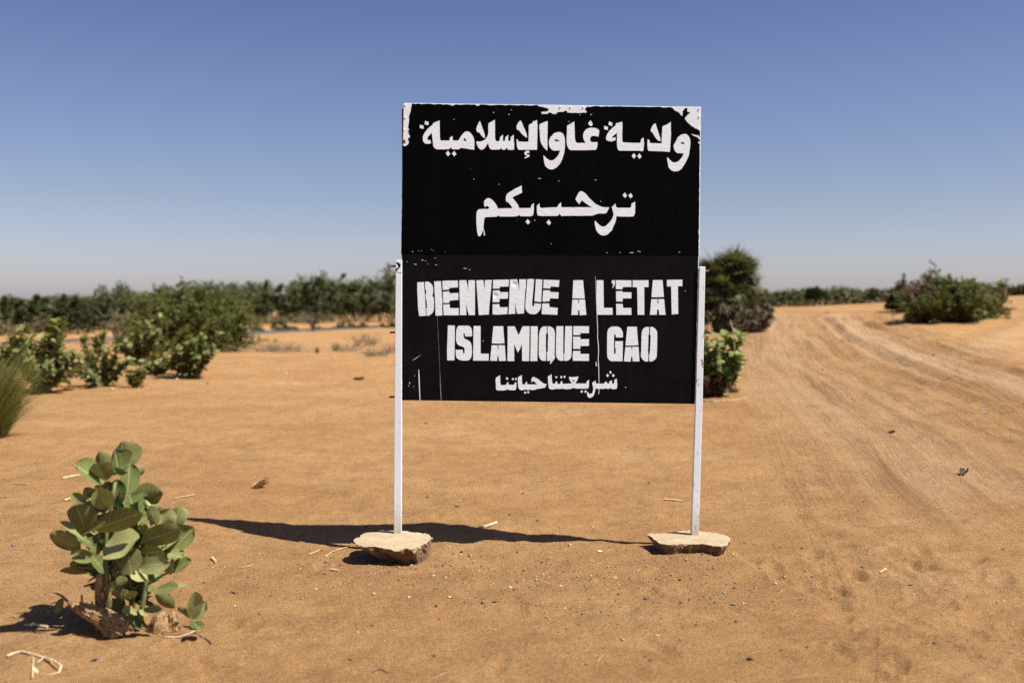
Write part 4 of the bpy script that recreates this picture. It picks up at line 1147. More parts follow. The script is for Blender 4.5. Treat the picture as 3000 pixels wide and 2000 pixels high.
# ---- thorny acacia bushes
def acacia_bush(name, u, v, w_px, top, label, seed, nb=70, mt='f_acacia', cat='bush', group=None, tw=6, lf=16, size=0.035, wisps=12, dry=None, lean=0.0, low=0.1):
    rng = random.Random(seed); rs = np.random.RandomState(seed); o = spot(u, v)
    H = CAM_H + (890 - top) * o.y / F - o.z; Wd = w_px * o.y / F / 2
    root = empty(name, o, label, cat, group)
    st = MB(); P = []; PD_ = []
    lumps = []
    for k in range(17):
        cx = -.76 + 1.52 * (k + rng.uniform(-.4, .4)) / 16
        lumps.append((cx * Wd, rng.uniform(-.4, .4) * Wd, rng.uniform(.24, .42) * Wd, H * rng.uniform(.76, 1.0) * (1 - .42 * abs(cx) ** 2.4)))
    for i in range(nb + wisps):
        az = rng.uniform(0, 2 * PI); wisp = i >= nb
        cx, cy, lr, lh = lumps[i % len(lumps)]
        q_ = rng.random() ** .55
        zz = lh * (1 - q_ ** 2.4 * .5) * (rng.uniform(.82, .98) if rng.random() < .6 else rng.uniform(.12, .8))
        if wisp: q_ = rng.uniform(0, .9); zz = lh * rng.uniform(1.02, 1.20)
        tip = Vector((cx + math.cos(az) * lr * q_, cy + math.sin(az) * lr * q_, max(.06, zz)))
        base = Vector((tip.x * rng.uniform(.15, .6), tip.y * rng.uniform(.1, .5), -.03))
        mid = Vector((tip.x * .6 + base.x * .3, tip.y * .6, tip.z * rng.uniform(.6, 1.05)))
        pts = bez(base, mid, tip, 12); st.tube(pts, [.020 * (1 - .85 * q / 11) for q in range(12)], 4, False)
        isdry = dry and dry(tip.x / Wd, tip.z / H, rng)
        tgt = PD_ if isdry else P
        for q in range(tw):
            t = rng.uniform(.35, 1.0); f = t * 11; j = min(10, int(f)); p = pts[j].lerp(pts[j + 1], f - j)
            d = (pts[j + 1] - pts[j]).normalized() * .7 + Vector((rng.gauss(0, .7), rng.gauss(0, .7), rng.gauss(.15, .55)))
            L = rng.uniform(.10, .24) * H * (0.8 if wisp else 1)
            e = p + d.normalized() * L - Vector((0, 0, .12 * L))
            for s_ in range(lf):
                k = rng.random(); c = p.lerp(e, k)
                tgt.append((c.x + rng.gauss(0, .028), c.y + rng.gauss(0, .028), max(.02, c.z + rng.gauss(0, .028))))
    V, Q = cards(np.array(P), size, rs, 1.9); link('foliage', quads('foliage', V, Q, M[mt]), root)
    if PD_:
        V, Q = cards(np.array(PD_), size * .75, rs, 2.6); link('dry_branches', quads('dry_branches', V, Q, M['f_dry']), root)
    st.build('branches', M['bark'], root)
    return root

acacia_bush('acacia_bush', 552, 1030, 350, 838, 'large bushy green acacia behind the milkweeds, with wispy arching tips', 51, 320, tw=10, lf=24, size=.03, wisps=26)
acacia_bush('acacia_bush', 2780, 940, 345, 796, 'wide dense acacia bush on the dune with reddish dry crown edges', 52, 340, 'f_acacia', tw=10, lf=24, size=.03, wisps=8,
            dry=lambda x, z, r: (x < -.38 and z > .5 and r.random() < .8) or (x > .42 and z > .5 and r.random() < .75), low=0.02)
acacia_bush('acacia_bush', 2650, 912, 110, 818, 'dark narrow acacia at the left end of the dune acacia', 53, 40, 'f_acacia_dark', size=.045, wisps=3)
acacia_bush('dry_bush', 2205, 974, 120, 908, 'low dry grey-brown bush at the foot of the palm', 54, 60, 'f_scrub', tw=6, lf=10, size=.03, wisps=10, low=.05)
acacia_bush('dry_bush', 2235, 934, 70, 878, 'brown withered bush between the palm and the road', 55, 40, 'f_scrub', tw=5, lf=12, size=.04, wisps=4)

# ---- doum palm
def palm():
    rng = random.Random(61); o = spot(2135, 968)
    root = empty('doum_palm', o, 'bushy fan palm with a ragged crown beside the leaning post', 'palm')
    H = (CAM_H + (890 - 712) * o.y / F - o.z) * 1.05
    st = MB(); live = MB(); dead = MB()
    heads = [(.12, 0, H * .64, 1.05), (-.34, .1, H * .58, 1.0), (.42, .0, H * .58, .9), (-.7, .1, H * .50, .9), (.36, .1, H * .50, .95), (-.15, -.25, H * .42, 1.0), (-.85, .0, H * .40, .95), (.28, -.2, H * .27, .8), (-.1, -.35, H * .24, .85), (-.6, -.2, H * .25, .85)]
    for hx, hy, hz, sc in heads:
        st.tube(bez(Vector((hx * .4, hy * .4, -.05)), Vector((hx * .6, hy, hz * .5)), Vector((hx, hy, hz)), 8), [.13 * sc, .12 * sc, .11 * sc, .10 * sc, .10 * sc, .09 * sc, .09 * sc, .08 * sc], 9)
        for i in range(46):
            az = rng.uniform(0, 2 * PI); el = rng.uniform(-.95, 1.45); isd = el < -.25 or rng.random() < .12
            d = Vector((math.cos(az) * math.cos(el), math.sin(az) * math.cos(el), math.sin(el)))
            p0 = Vector((hx, hy, hz)); pl = rng.uniform(.28, .5) * sc; c = p0 + d * pl - Vector((0, 0, .06 if el < .3 else 0))
            b = dead if isd else live
            side = d.cross(Vector((0, 0, 1)) if abs(d.z) < .93 else Vector((1, 0, 0))).normalized(); up = side.cross(d).normalized()
            tilt = rng.uniform(-.6, .6); side = (side * math.cos(tilt) + up * math.sin(tilt)).normalized()
            st.tube([p0, c], [.012, .008], 4, False)
            nb = 15
            for k in range(nb):
                a = (k / (nb - 1) - .5) * 3.5 + rng.uniform(-.05, .05)
                bl = rng.uniform(.42, .60) * sc * (0.75 + .25 * math.cos(a)); v = d * math.cos(a) + side * math.sin(a)
                v = (v + Vector((0, 0, -.18 if not isd else -.6)) * rng.uniform(.4, 1)).normalized()
                wv = v.cross(up).normalized() * .024
                m1 = c + v * bl * .45; e = c + v * bl - Vector((0, 0, .05 * bl))
                b.add([c - wv * .4, c + wv * .4, m1 + wv, m1 - wv, e], [(0, 1, 2, 3), (3, 2, 4)])
    live.build('fronds', M['f_palm'], root); dead.build('dead_fronds', M['f_palmdead'], root); st.build('trunk', M['bark'], root)
palm()

# ---- trees with trunk and crown
def crown_pts(shape, n, rs):
    """points through an uneven crown: many small clumps on and in a few lobes"""
    P = []
    cl = []
    for (x, y, z, rx, ry, rz, k) in shape:
        for _ in range(k):
            d = rs.normal(size=3); d /= np.linalg.norm(d); r = rs.uniform(.45, 1.0) ** .6
            cl.append((x + d[0] * rx * r, y + d[1] * ry * r, z + d[2] * rz * r, .33 * min(rx, ry, rz) * rs.uniform(.6, 1.35)))
    m = max(1, n // len(cl))
    for (x, y, z, r) in cl:
        q = rs.normal(size=(m, 3)); q /= np.linalg.norm(q, axis=1)[:, None]; q *= (rs.uniform(0, 1, (m, 1)) ** .45) * r * np.array([1.15, 1.15, .8])
        P.append(q + np.array([x, y, z]))
    return np.concatenate(P)

def tree(name, o, H, Wd, shape, label, cat, group, seed, mt, bark='bark', n=1500, size=.1, trunk=.04, forks=4, asp=1.5):
    """shape lobes are given in units of (half width, half width, height)"""
    rs = np.random.RandomState(seed); rng = random.Random(seed)
    root = empty(name, o, label, cat, group)
    sh = [(x * Wd, y * Wd, z * H, rx * Wd, ry * Wd, rz * H, k) for x, y, z, rx, ry, rz, k in shape]
    V, Q = cards(crown_pts(sh, n, rs), size, rs, asp); V[:, 2] = np.maximum(V[:, 2], .02)
    link('crown', quads('crown', V, Q, M[mt]), root)
    b = MB()
    for i in range(forks):
        x, y, z, rx, ry, rz, k = sh[i % len(sh)]
        tip = Vector((x + rng.uniform(-.4, .4) * rx, y + rng.uniform(-.4, .4) * ry, z + rng.uniform(-.2, .5) * rz))
        base = Vector((rng.uniform(-.06, .06) * Wd, rng.uniform(-.06, .06) * Wd, -.1))
        pts = bez(base, Vector((base.x * .7 + tip.x * .25, base.y * .7 + tip.y * .25, tip.z * .55)), tip, 8)
        b.tube(pts, [trunk * H * (1 - .8 * q / 7) for q in range(8)], 6)
    b.build('trunk', M[bark], root, smooth=True)
    return root

def top_h(top, Y, z): return CAM_H + (890 - top) * Y / F - z

ROUND = [(0, 0, .58, .85, .8, .40, 16), (-.5, 0, .42, .5, .5, .28, 7), (.5, .1, .45, .5, .5, .28, 7)]
TALL = [(0, 0, .55, .55, .5, .30, 10), (.1, 0, .82, .34, .3, .17, 6), (-.35, .1, .45, .45, .4, .24, 7), (.4, -.1, .40, .5, .4, .24, 7), (-.15, 0, .70, .4, .3, .16, 5)]
FEATHER = [(0, 0, .5, .7, .6, .34, 9), (.45, 0, .72, .35, .3, .2, 5), (-.3, 0, .66, .4, .3, .2, 5), (.55, 0, .9, .16, .15, .1, 3), (-.5, .1, .36, .45, .4, .25, 5)]
SPIRE = [(0, 0, .45, .5, .5, .34, 8), (0, 0, .78, .30, .3, .18, 5), (.02, 0, .93, .14, .14, .07, 3)]
FLAT = [(0, 0, .80, .95, .8, .15, 18), (-.55, 0, .66, .45, .45, .16, 7), (.55, .1, .68, .45, .45, .16, 7), (0, -.2, .60, .5, .4, .12, 5)]
BUSHY = [(0, 0, .42, .9, .8, .45, 16), (-.5, 0, .34, .5, .5, .32, 6), (.5, 0, .36, .5, .5, .32, 6), (.1, 0, .74, .4, .4, .24, 5)]

# riverbank trees far off on the left: photo x, crown top, half width in px, distance, shape, foliage, label
RIVER = [
 (14, 883, 15, 60, SPIRE, 'f_tree', 'dark little cone-shaped tree, leftmost of the far trees'),
 (52, 882, 40, 65, ROUND, 'f_tree2', 'olive rounded tree between the cone-shaped tree and the feathery one'),
 (84, 868, 34, 61, FEATHER, 'f_tree', 'feathery tall thin-crowned tree over the big rounded milkweed shrub'),
 (138, 884, 38, 64, ROUND, 'f_tree', 'broad low grey-green tree right of the feathery tree'),
 (184, 876, 26, 61, TALL, 'f_tree', 'tall narrow grey-green tree with a dark trunk showing beneath'),
 (228, 871, 28, 60, TALL, 'f_tree', 'tallest narrow tree just left of the flat-topped acacia'),
 (258, 880, 26, 63, ROUND, 'f_tree2', 'rounded olive tree touching the left side of the flat-topped acacia'),
 (738, 857, 28, 88, ROUND, 'f_tree', 'dark rounded tree at the right edge of the wispy acacia bush'),
 (780, 838, 22, 92, SPIRE, 'f_tree', 'slim pointed tree between two rounded crowns near the wispy acacia bush'),
 (818, 839, 30, 90, TALL, 'f_tree', 'upright grey-green tree above the pair of dark river shrubs'),
 (852, 846, 26, 94, ROUND, 'f_tree2', 'olive round-crowned tree left of the umbrella-shaped acacia'),
 (896, 830, 24, 96, TALL, 'f_tree2', 'tall olive tree rising behind the left half of the umbrella-shaped acacia'),
 (936, 822, 30, 95, TALL, 'f_tree', 'tall broad grey-green tree rising right behind the umbrella-shaped acacia'),
 (974, 829, 24, 97, TALL, 'f_tree2', 'leaning-topped olive tree right of the umbrella-shaped acacia'),
 (1006, 811, 24, 98, SPIRE, 'f_tree', 'pointed tree rising highest of the far trees left of the sign'),
 (1042, 838, 30, 99, ROUND, 'f_tree', 'wide rounded tree right of the highest pointed tree'),
 (1078, 829, 28, 100, TALL, 'f_tree2', 'olive tree with a blunt crown, third from the white post'),
 (1112, 838, 28, 101, ROUND, 'f_tree', 'low rounded far tree, second from the white post'),
 (1150, 814, 28, 102, TALL, 'f_tree', 'tall far tree half hidden by the white post'),
 (1185, 826, 28, 103, TALL, 'f_tree2', 'far tree whose crown disappears behind the black sign'),
]
for i, (u, top, hw, Y, sh, mt, lab) in enumerate(RIVER):
    x = (u - 1500) / F * Y; o = Vector((x, Y, gz(x, Y)))
    tree('river_tree', o, top_h(top, Y, o.z) * 1.10, hw * Y / F * 1.25, sh, lab, 'tree', 'trees along the far riverbank', 200 + i, mt, 'palebark' if sh is TALL else 'bark', 3800, .125, .018, 4)

def special_trees():
    Y = 44; u = 345; x = (u - 1500) / F * Y; o = Vector((x, Y, gz(x, Y)))
    tree('acacia_tree', o, top_h(868, Y, o.z), 118 * Y / F, FLAT, 'wide flat-topped dark acacia behind the tall pale milkweed', 'tree', None, 301, 'f_acacia_dark', n=5200, size=.05, trunk=.03, forks=7)
    Y = 66; u = 917; x = (u - 1500) / F * Y; o = Vector((x, Y, gz(x, Y)))
    tree('acacia_tree', o, top_h(868, Y, o.z), 66 * Y / F, FLAT, 'umbrella-shaped acacia with a bare forked trunk at the river edge', 'tree', None, 302, 'f_acacia_dark', n=3000, size=.06, trunk=.03, forks=6)
special_trees()

# low shrubs on the river edge: photo x, base y, half width px, top y, foliage, label
RSH = [
 (756, 972, 20, 958, 'f_acacia_dark', 'small dark dome-shaped shrub at the water, nearest the wispy acacia bush'),
 (818, 968, 24, 938, 'f_acacia_dark', 'upright dark shrub at the water, left of the umbrella-shaped acacia'),
 (850, 971, 26, 954, 'f_acacia_dark', 'low spreading dark shrub joined to the upright shrub at the water'),
 (930, 968, 18, 956, 'f_acacia_dark', 'little dark shrub hugging the trunk of the umbrella-shaped acacia'),
 (998, 966, 26, 953, 'f_acacia_dark', 'long low dark shrub on the bank right of the umbrella-shaped acacia'),
 (1034, 961, 16, 952, 'f_acacia_dark', 'small round shrub at the right end of the long low bank shrub'),
 (1142, 960, 34, 942, 'f_acacia_dark', 'dark bank shrub touching the white post'),
 (1062, 948, 18, 940, 'f_under', 'thin olive shrub on the pale far bank'),
 (722, 950, 30, 908, 'f_dry', 'brownish bare-stemmed shrub behind the dome-shaped shrub'),
 (1010, 948, 26, 925, 'f_under', 'sparse yellowish shrub on the far bank above the long low shrub'),
]
for i, (u, v, hw, top, mt, lab) in enumerate(RSH):
    o = spot(u, v)
    Y = o.y if o.y < 90 else 84.0
    x = (u - 1500) / F * Y; o = Vector((x, Y, gz(x, Y)))
    tree('river_shrub', o, max(.35, top_h(top, Y, o.z)), hw * Y / F, BUSHY, lab, 'shrub', 'shrubs along the river edge', 330 + i, mt, 'bark', 700, .07, .02, 3)

# bushes past the crest of the road: photo x, half width px, top y, distance, foliage, shape, label
CREST = [
 (2232, 24, 858, 60, 'f_tree2', BUSHY, 'olive bush touching the right side of the palm, on the skyline'),
 (2288, 46, 849, 62, 'f_tree', BUSHY, 'long low dark bush on the skyline left of the road end'),
 (2330, 20, 855, 66, 'f_tree', BUSHY, 'small dark bush between the long low bush and the round one'),
 (2382, 37, 842, 57, 'f_acacia_dark', ROUND, 'round-topped dark acacia bush above the road end'),
 (2428, 22, 858, 64, 'f_tree2', BUSHY, 'small yellowish bush right of the round-topped acacia'),
 (2472, 28, 855, 60, 'f_tree', BUSHY, 'grey-green bush left of the spiky palm clump'),
 (2556, 24, 843, 68, 'f_tree', ROUND, 'dark dome-topped bush right of the spiky palm clump'),
 (2592, 40, 850, 58, 'f_acacia_dark', BUSHY, 'wide dark bush on the skyline left of the dune acacia'),
 (2966, 15, 832, 62, 'f_tree', ROUND, 'small round bush on the skyline right of the dune acacia'),
 (2995, 24, 826, 60, 'f_tree2', BUSHY, 'bush at the far right end of the skyline'),
]
for i, (u, hw, top, Y, mt, sh, lab) in enumerate(CREST):
    x = (u - 1500) / F * Y; o = Vector((x, Y, gz(x, Y)))
    tree('skyline_bush', o, top_h(top, Y, o.z), hw * Y / F * 1.25, sh, lab, 'bush', 'bushes along the skyline', 360 + i, mt, 'bark', 3200, .10, .02, 4)

def small_palm():
    rng = random.Random(77); Y = 50; u = 2502; x = (u - 1500) / F * Y; o = Vector((x, Y, gz(x, Y)))
    root = empty('palm_clump', o, 'spiky palm clump with brown dead skirt at the road end', 'palm')
    H = top_h(848, Y, o.z); live = MB(); dead = MB()
    for i in range(46):
        az = rng.uniform(0, 2 * PI); el = rng.uniform(-.2, 1.4); isd = el < .45
        d = Vector((math.cos(az) * math.cos(el), math.sin(az) * math.cos(el), math.sin(el))); p0 = Vector((rng.uniform(-.3, .3), rng.uniform(-.2, .2), H * rng.uniform(.25, .5)))
        c = p0 + d * H * .28; side = d.cross(Vector((0, 0, 1)) if abs(d.z) < .95 else Vector((1, 0, 0))).normalized()
        for k in range(11):
            a = (k / 10 - .5) * 2.6; v = (d * math.cos(a) + side * math.sin(a) - Vector((0, 0, .5 if isd else .1))).normalized()
            w = v.orthogonal().normalized() * .03; e = c + v * H * rng.uniform(.2, .32)
            (dead if isd else live).add([c - w * .3, c + w * .3, c.lerp(e, .5) + w, e, c.lerp(e, .5) - w], [(0, 1, 2, 3, 4)])
    live.build('fronds', M['f_palm'], root); dead.build('dead_fronds', M['f_palmdead'], root)
small_palm()
tall = milkweed(2932, 905, 40, 808, 'thin upright milkweed stalks on the right flank of the dune acacia', 39, 3, lsz=.2)

def masses():
    """woods and undergrowth far off that read as one mass"""
    rs = np.random.RandomState(9); P = []
    for i in range(330):
        Y = rs.uniform(104, 128); x = (rs.uniform(-72, -6) if i < 200 else rs.choice([rs.uniform(-6, 26), rs.uniform(-140, -68)])) * Y / 110
        h = (2.3 + 2.2 * min(1, max(0, (x / Y + .52) / .42))) * rs.uniform(.62, 1.2) * (.72 + .62 * (float(vnoise(np.array(x * .16), np.array(2.2))) + .5)); w = rs.uniform(.9, 2.0)
        z0 = gz(x, Y)
        q = rs.normal(size=(420, 3)); q /= np.linalg.norm(q, axis=1)[:, None]; q *= rs.uniform(.2, 1, (420, 1)) ** .5
        P.append(q * np.array([w, w, h * .5]) + np.array([x, Y, z0 + h * .5]))
    V, Q = cards(np.concatenate(P), .15, rs, 1.3)
    tag(link('distant_woodland', quads('distant_woodland', V, Q, M['f_tree'])), kind='stuff')
    P = []
    for i in range(230):                       # thin scrub and dry weeds at the feet of the far trees
        Y = rs.uniform(80, 101); x = rs.uniform(-.53, -.1) * Y
        if bank_d(x, Y) < 9.5: continue
        h = rs.uniform(.4, 1.5); w = rs.uniform(.5, 1.5)
        q = rs.normal(size=(90, 3)); q /= np.linalg.norm(q, axis=1)[:, None]; q *= rs.uniform(.2, 1, (90, 1)) ** .5
        P.append(q * np.array([w, w, h * .5]) + np.array([x, Y, gz(x, Y) + h * .4]))
    for i in range(230):                       # thicket on the far bank at the left
        Y = rs.uniform(57, 78); x = rs.uniform(-.56, -.34) * Y
        if bank_d(x, Y) < 9.0: continue
        h = rs.uniform(.5, 1.7); w = rs.uniform(.5, 1.3)
        q = rs.normal(size=(150, 3)); q /= np.linalg.norm(q, axis=1)[:, None]; q *= rs.uniform(.2, 1, (150, 1)) ** .5
        P.append(q * np.array([w, w, h * .5]) + np.array([x, Y, gz(x, Y) + h * .4]))
    for i in range(45):
        Y = rs.uniform(49, 72); x = rs.uniform(.22, .56) * Y
        h = rs.uniform(.3, .9); w = rs.uniform(.4, 1.1)
        q = rs.normal(size=(70, 3)); q /= np.linalg.norm(q, axis=1)[:, None]; q *= rs.uniform(.2, 1, (70, 1)) ** .5
        P.append(q * np.array([w, w, h * .5]) + np.array([x, Y, gz(x, Y) + h * .35]))
    V, Q = cards(np.concatenate(P), .085, rs, 1.5)
    tag(link('undergrowth', quads('undergrowth', V, Q, M['f_under'])), kind='stuff')
    P = []
    for i in range(210):                       # scrub filling the skyline past the road crest
        Y = rs.uniform(74, 100); x = (rs.uniform(.17, .62) if i < 120 else rs.uniform(.58, 1.3)) * Y
        h = rs.uniform(1.3, 2.3) * Y / 80 * (.55 + .8 * (float(vnoise(np.array(x * .22), np.array(7.7))) + .5)); w = rs.uniform(1.0, 2.2)
        q = rs.normal(size=(400, 3)); q /= np.linalg.norm(q, axis=1)[:, None]; q *= rs.uniform(.15, 1, (400, 1)) ** .5
        P.append(q * np.array([w, w, h * .5]) + np.array([x, Y, gz(x, Y) + h * .5]))
    V, Q = cards(np.concatenate(P), .14, rs, 1.4)
    tag(link('distant_scrub', quads('distant_scrub', V, Q, M['f_tree2'])), kind='stuff')
masses()

# ---- grass tuft at the left edge
def grass_tuft(u, v, label, n, Ht, spread, seed, lean=.25, cat='grass tuft'):
    rng = random.Random(seed); o = spot(u, v); V = []; Q = []
    for _ in range(n):
        a = rng.uniform(0, 2 * PI); r = spread * .45 * math.sqrt(rng.random()); p = Vector((math.cos(a) * r, math.sin(a) * r, -.01))
        h = Ht * rng.uniform(.35, 1.0); out = Vector((math.cos(a), math.sin(a), 0)) * rng.uniform(.1, 1.0) * spread * 1.0 + Vector((lean * rng.uniform(.2, 1), 0, 0))
        tip = p + out + Vector((0, 0, h)); mid = p + out * .3 + Vector((0, 0, h * .75)); pts = bez(p, mid, tip, 6)
        w = Vector((rng.gauss(0, 1), rng.gauss(0, 1), 0)).normalized() * .0038
        b0 = len(V)
        for i, q in enumerate(pts): k = 1 - i / 5.5; V += [q - w * k, q + w * k]
        Q += [(b0 + 2 * i, b0 + 2 * i + 1, b0 + 2 * i + 3, b0 + 2 * i + 2) for i in range(5)]
    root = link('grass_tuft', quads('grass_tuft', V, Q, M['f_grass']), None, o)
    return tag(root, label, cat)
grass_tuft(-54, 1287, 'tall yellow-green grass tuft spilling in from the left edge', 3600, 1.0, .56, 71, .16)

# ---- dry scrub and seedlings on the open sand
def scrub(u, v, w, h, label, seed, mt='f_scrub', n=60, name='dry_scrub', group='dry scrub on the open sand'):
    rng = random.Random(seed); o = spot(u, v); b = MB()
    for _ in range(n):
        p = Vector((rng.uniform(-w, w) * .6, rng.uniform(-w, w) * .4, -.01)); e = p + Vector((rng.gauss(0, w * .4), rng.gauss(0, w * .3), h * rng.uniform(.3, 1)))
        for q in range(4):
            s = p.lerp(e, rng.uniform(.2, .9)); f = s + Vector((rng.gauss(0, .1), rng.gauss(0, .1), rng.uniform(0, .14))) * (h / .4)
            k = (f - s).orthogonal().normalized() * .008; b.add([s - k, s + k, f], [(0, 1, 2)])
        k = (e - p).orthogonal().normalized() * .006; b.add([p - k, p + k, e + k * .3, e - k * .3], [(0, 1, 2, 3)])
    return tag(b.build(name, M[mt], None, o), label, 'dry scrub' if mt != 'f_acacia' else 'seedling', group)
scrub(815, 1030, 1.5, .42, 'long flat strip of dry scrub on open sand right of the wispy acacia bush', 81, n=130)
scrub(690, 1026, .6, .35, 'small dry scrub patch under the right edge of the wispy acacia bush', 82, n=50)
scrub(1068, 1015, .75, .62, 'tallest airy dry scrub near the white post', 83, n=70)
scrub(1020, 1028, .6, .3, 'low dry scrub between a green seedling and the airy scrub', 84, n=45)
scrub(1102, 1046, .5, .32, 'dark low scrub in front of the airy scrub', 85, n=60)
scrub(1150, 1034, .5, .42, 'straggly scrub touching the white post', 86, n=45)
SG = 'green seedlings on the open sand'
scrub(985, 1026, .16, .36, 'upright green seedling left of the low dry scrub', 87, 'f_acacia', 40, 'seedling', SG)
scrub(930, 1034, .10, .24, 'small lone green seedling in the middle of open sand', 88, 'f_acacia', 26, 'seedling', SG)
scrub(806, 1000, .14, .18, 'faint tiny seedling near the water edge', 89, 'f_acacia', 20, 'seedling', SG)
scrub(2150, 1150, .12, .14, 'dark withered weed by the bright milkweed bush', 90, 'f_brownleaf', 30, 'dry_weed', None)

# ------------------------------------------------------------------ stones, sticks and litter on the sand
def stone_mesh(seed, flat=.65):
    import bmesh
    rng = random.Random(seed); bm = bmesh.new(); bmesh.ops.create_icosphere(bm, subdivisions=2, radius=1.0)
    ox = rng.uniform(0, 90)
    ax = [Vector((rng.gauss(0, 1), rng.gauss(0, 1), rng.gauss(0, 1))).normalized() for _ in range(7)]
    for v in bm.verts:
        d = v.co.normalized()
        for a in ax:
            t = d.dot(a)
            if t > .62: v.co -= a * (v.co.dot(a) - .66) * .85 if v.co.dot(a) > .66 else Vector((0, 0, 0))
        v.co *= 1 + .14 * vn1(ox + d.x * 2.1 + d.y * 1.3) + .1 * rng.uniform(-.4, .4)
        v.co.z *= flat
    me = bpy.data.meshes.new('stone'); bm.to_mesh(me); bm.free()
    return me
PC = {
 'dark': simple('dark_pebble', (0.055, 0.042, 0.035), .8, .3, 60, .4, .003), 'grey': simple('grey_stone', (0.15, 0.13, 0.115), .85, .3, 60, .4, .003),
 'pale': simple('pale_pebble', (0.44, 0.36, 0.25), .85, .2, 60, .3, .003), 'white': simple('white_chip', (0.55, 0.49, 0.40), .8, .15, 60, .3, .003),
 'red': simple('red_pebble', (0.22, 0.07, 0.035), .85, .3, 60, .3, .003), 'orange': simple('orange_pebble', (0.52, 0.27, 0.10), .8, .2, 60, .3, .003),
 'brown': simple('brown_pebble', (0.13, 0.075, 0.045), .85, .3, 60, .3, .003)}
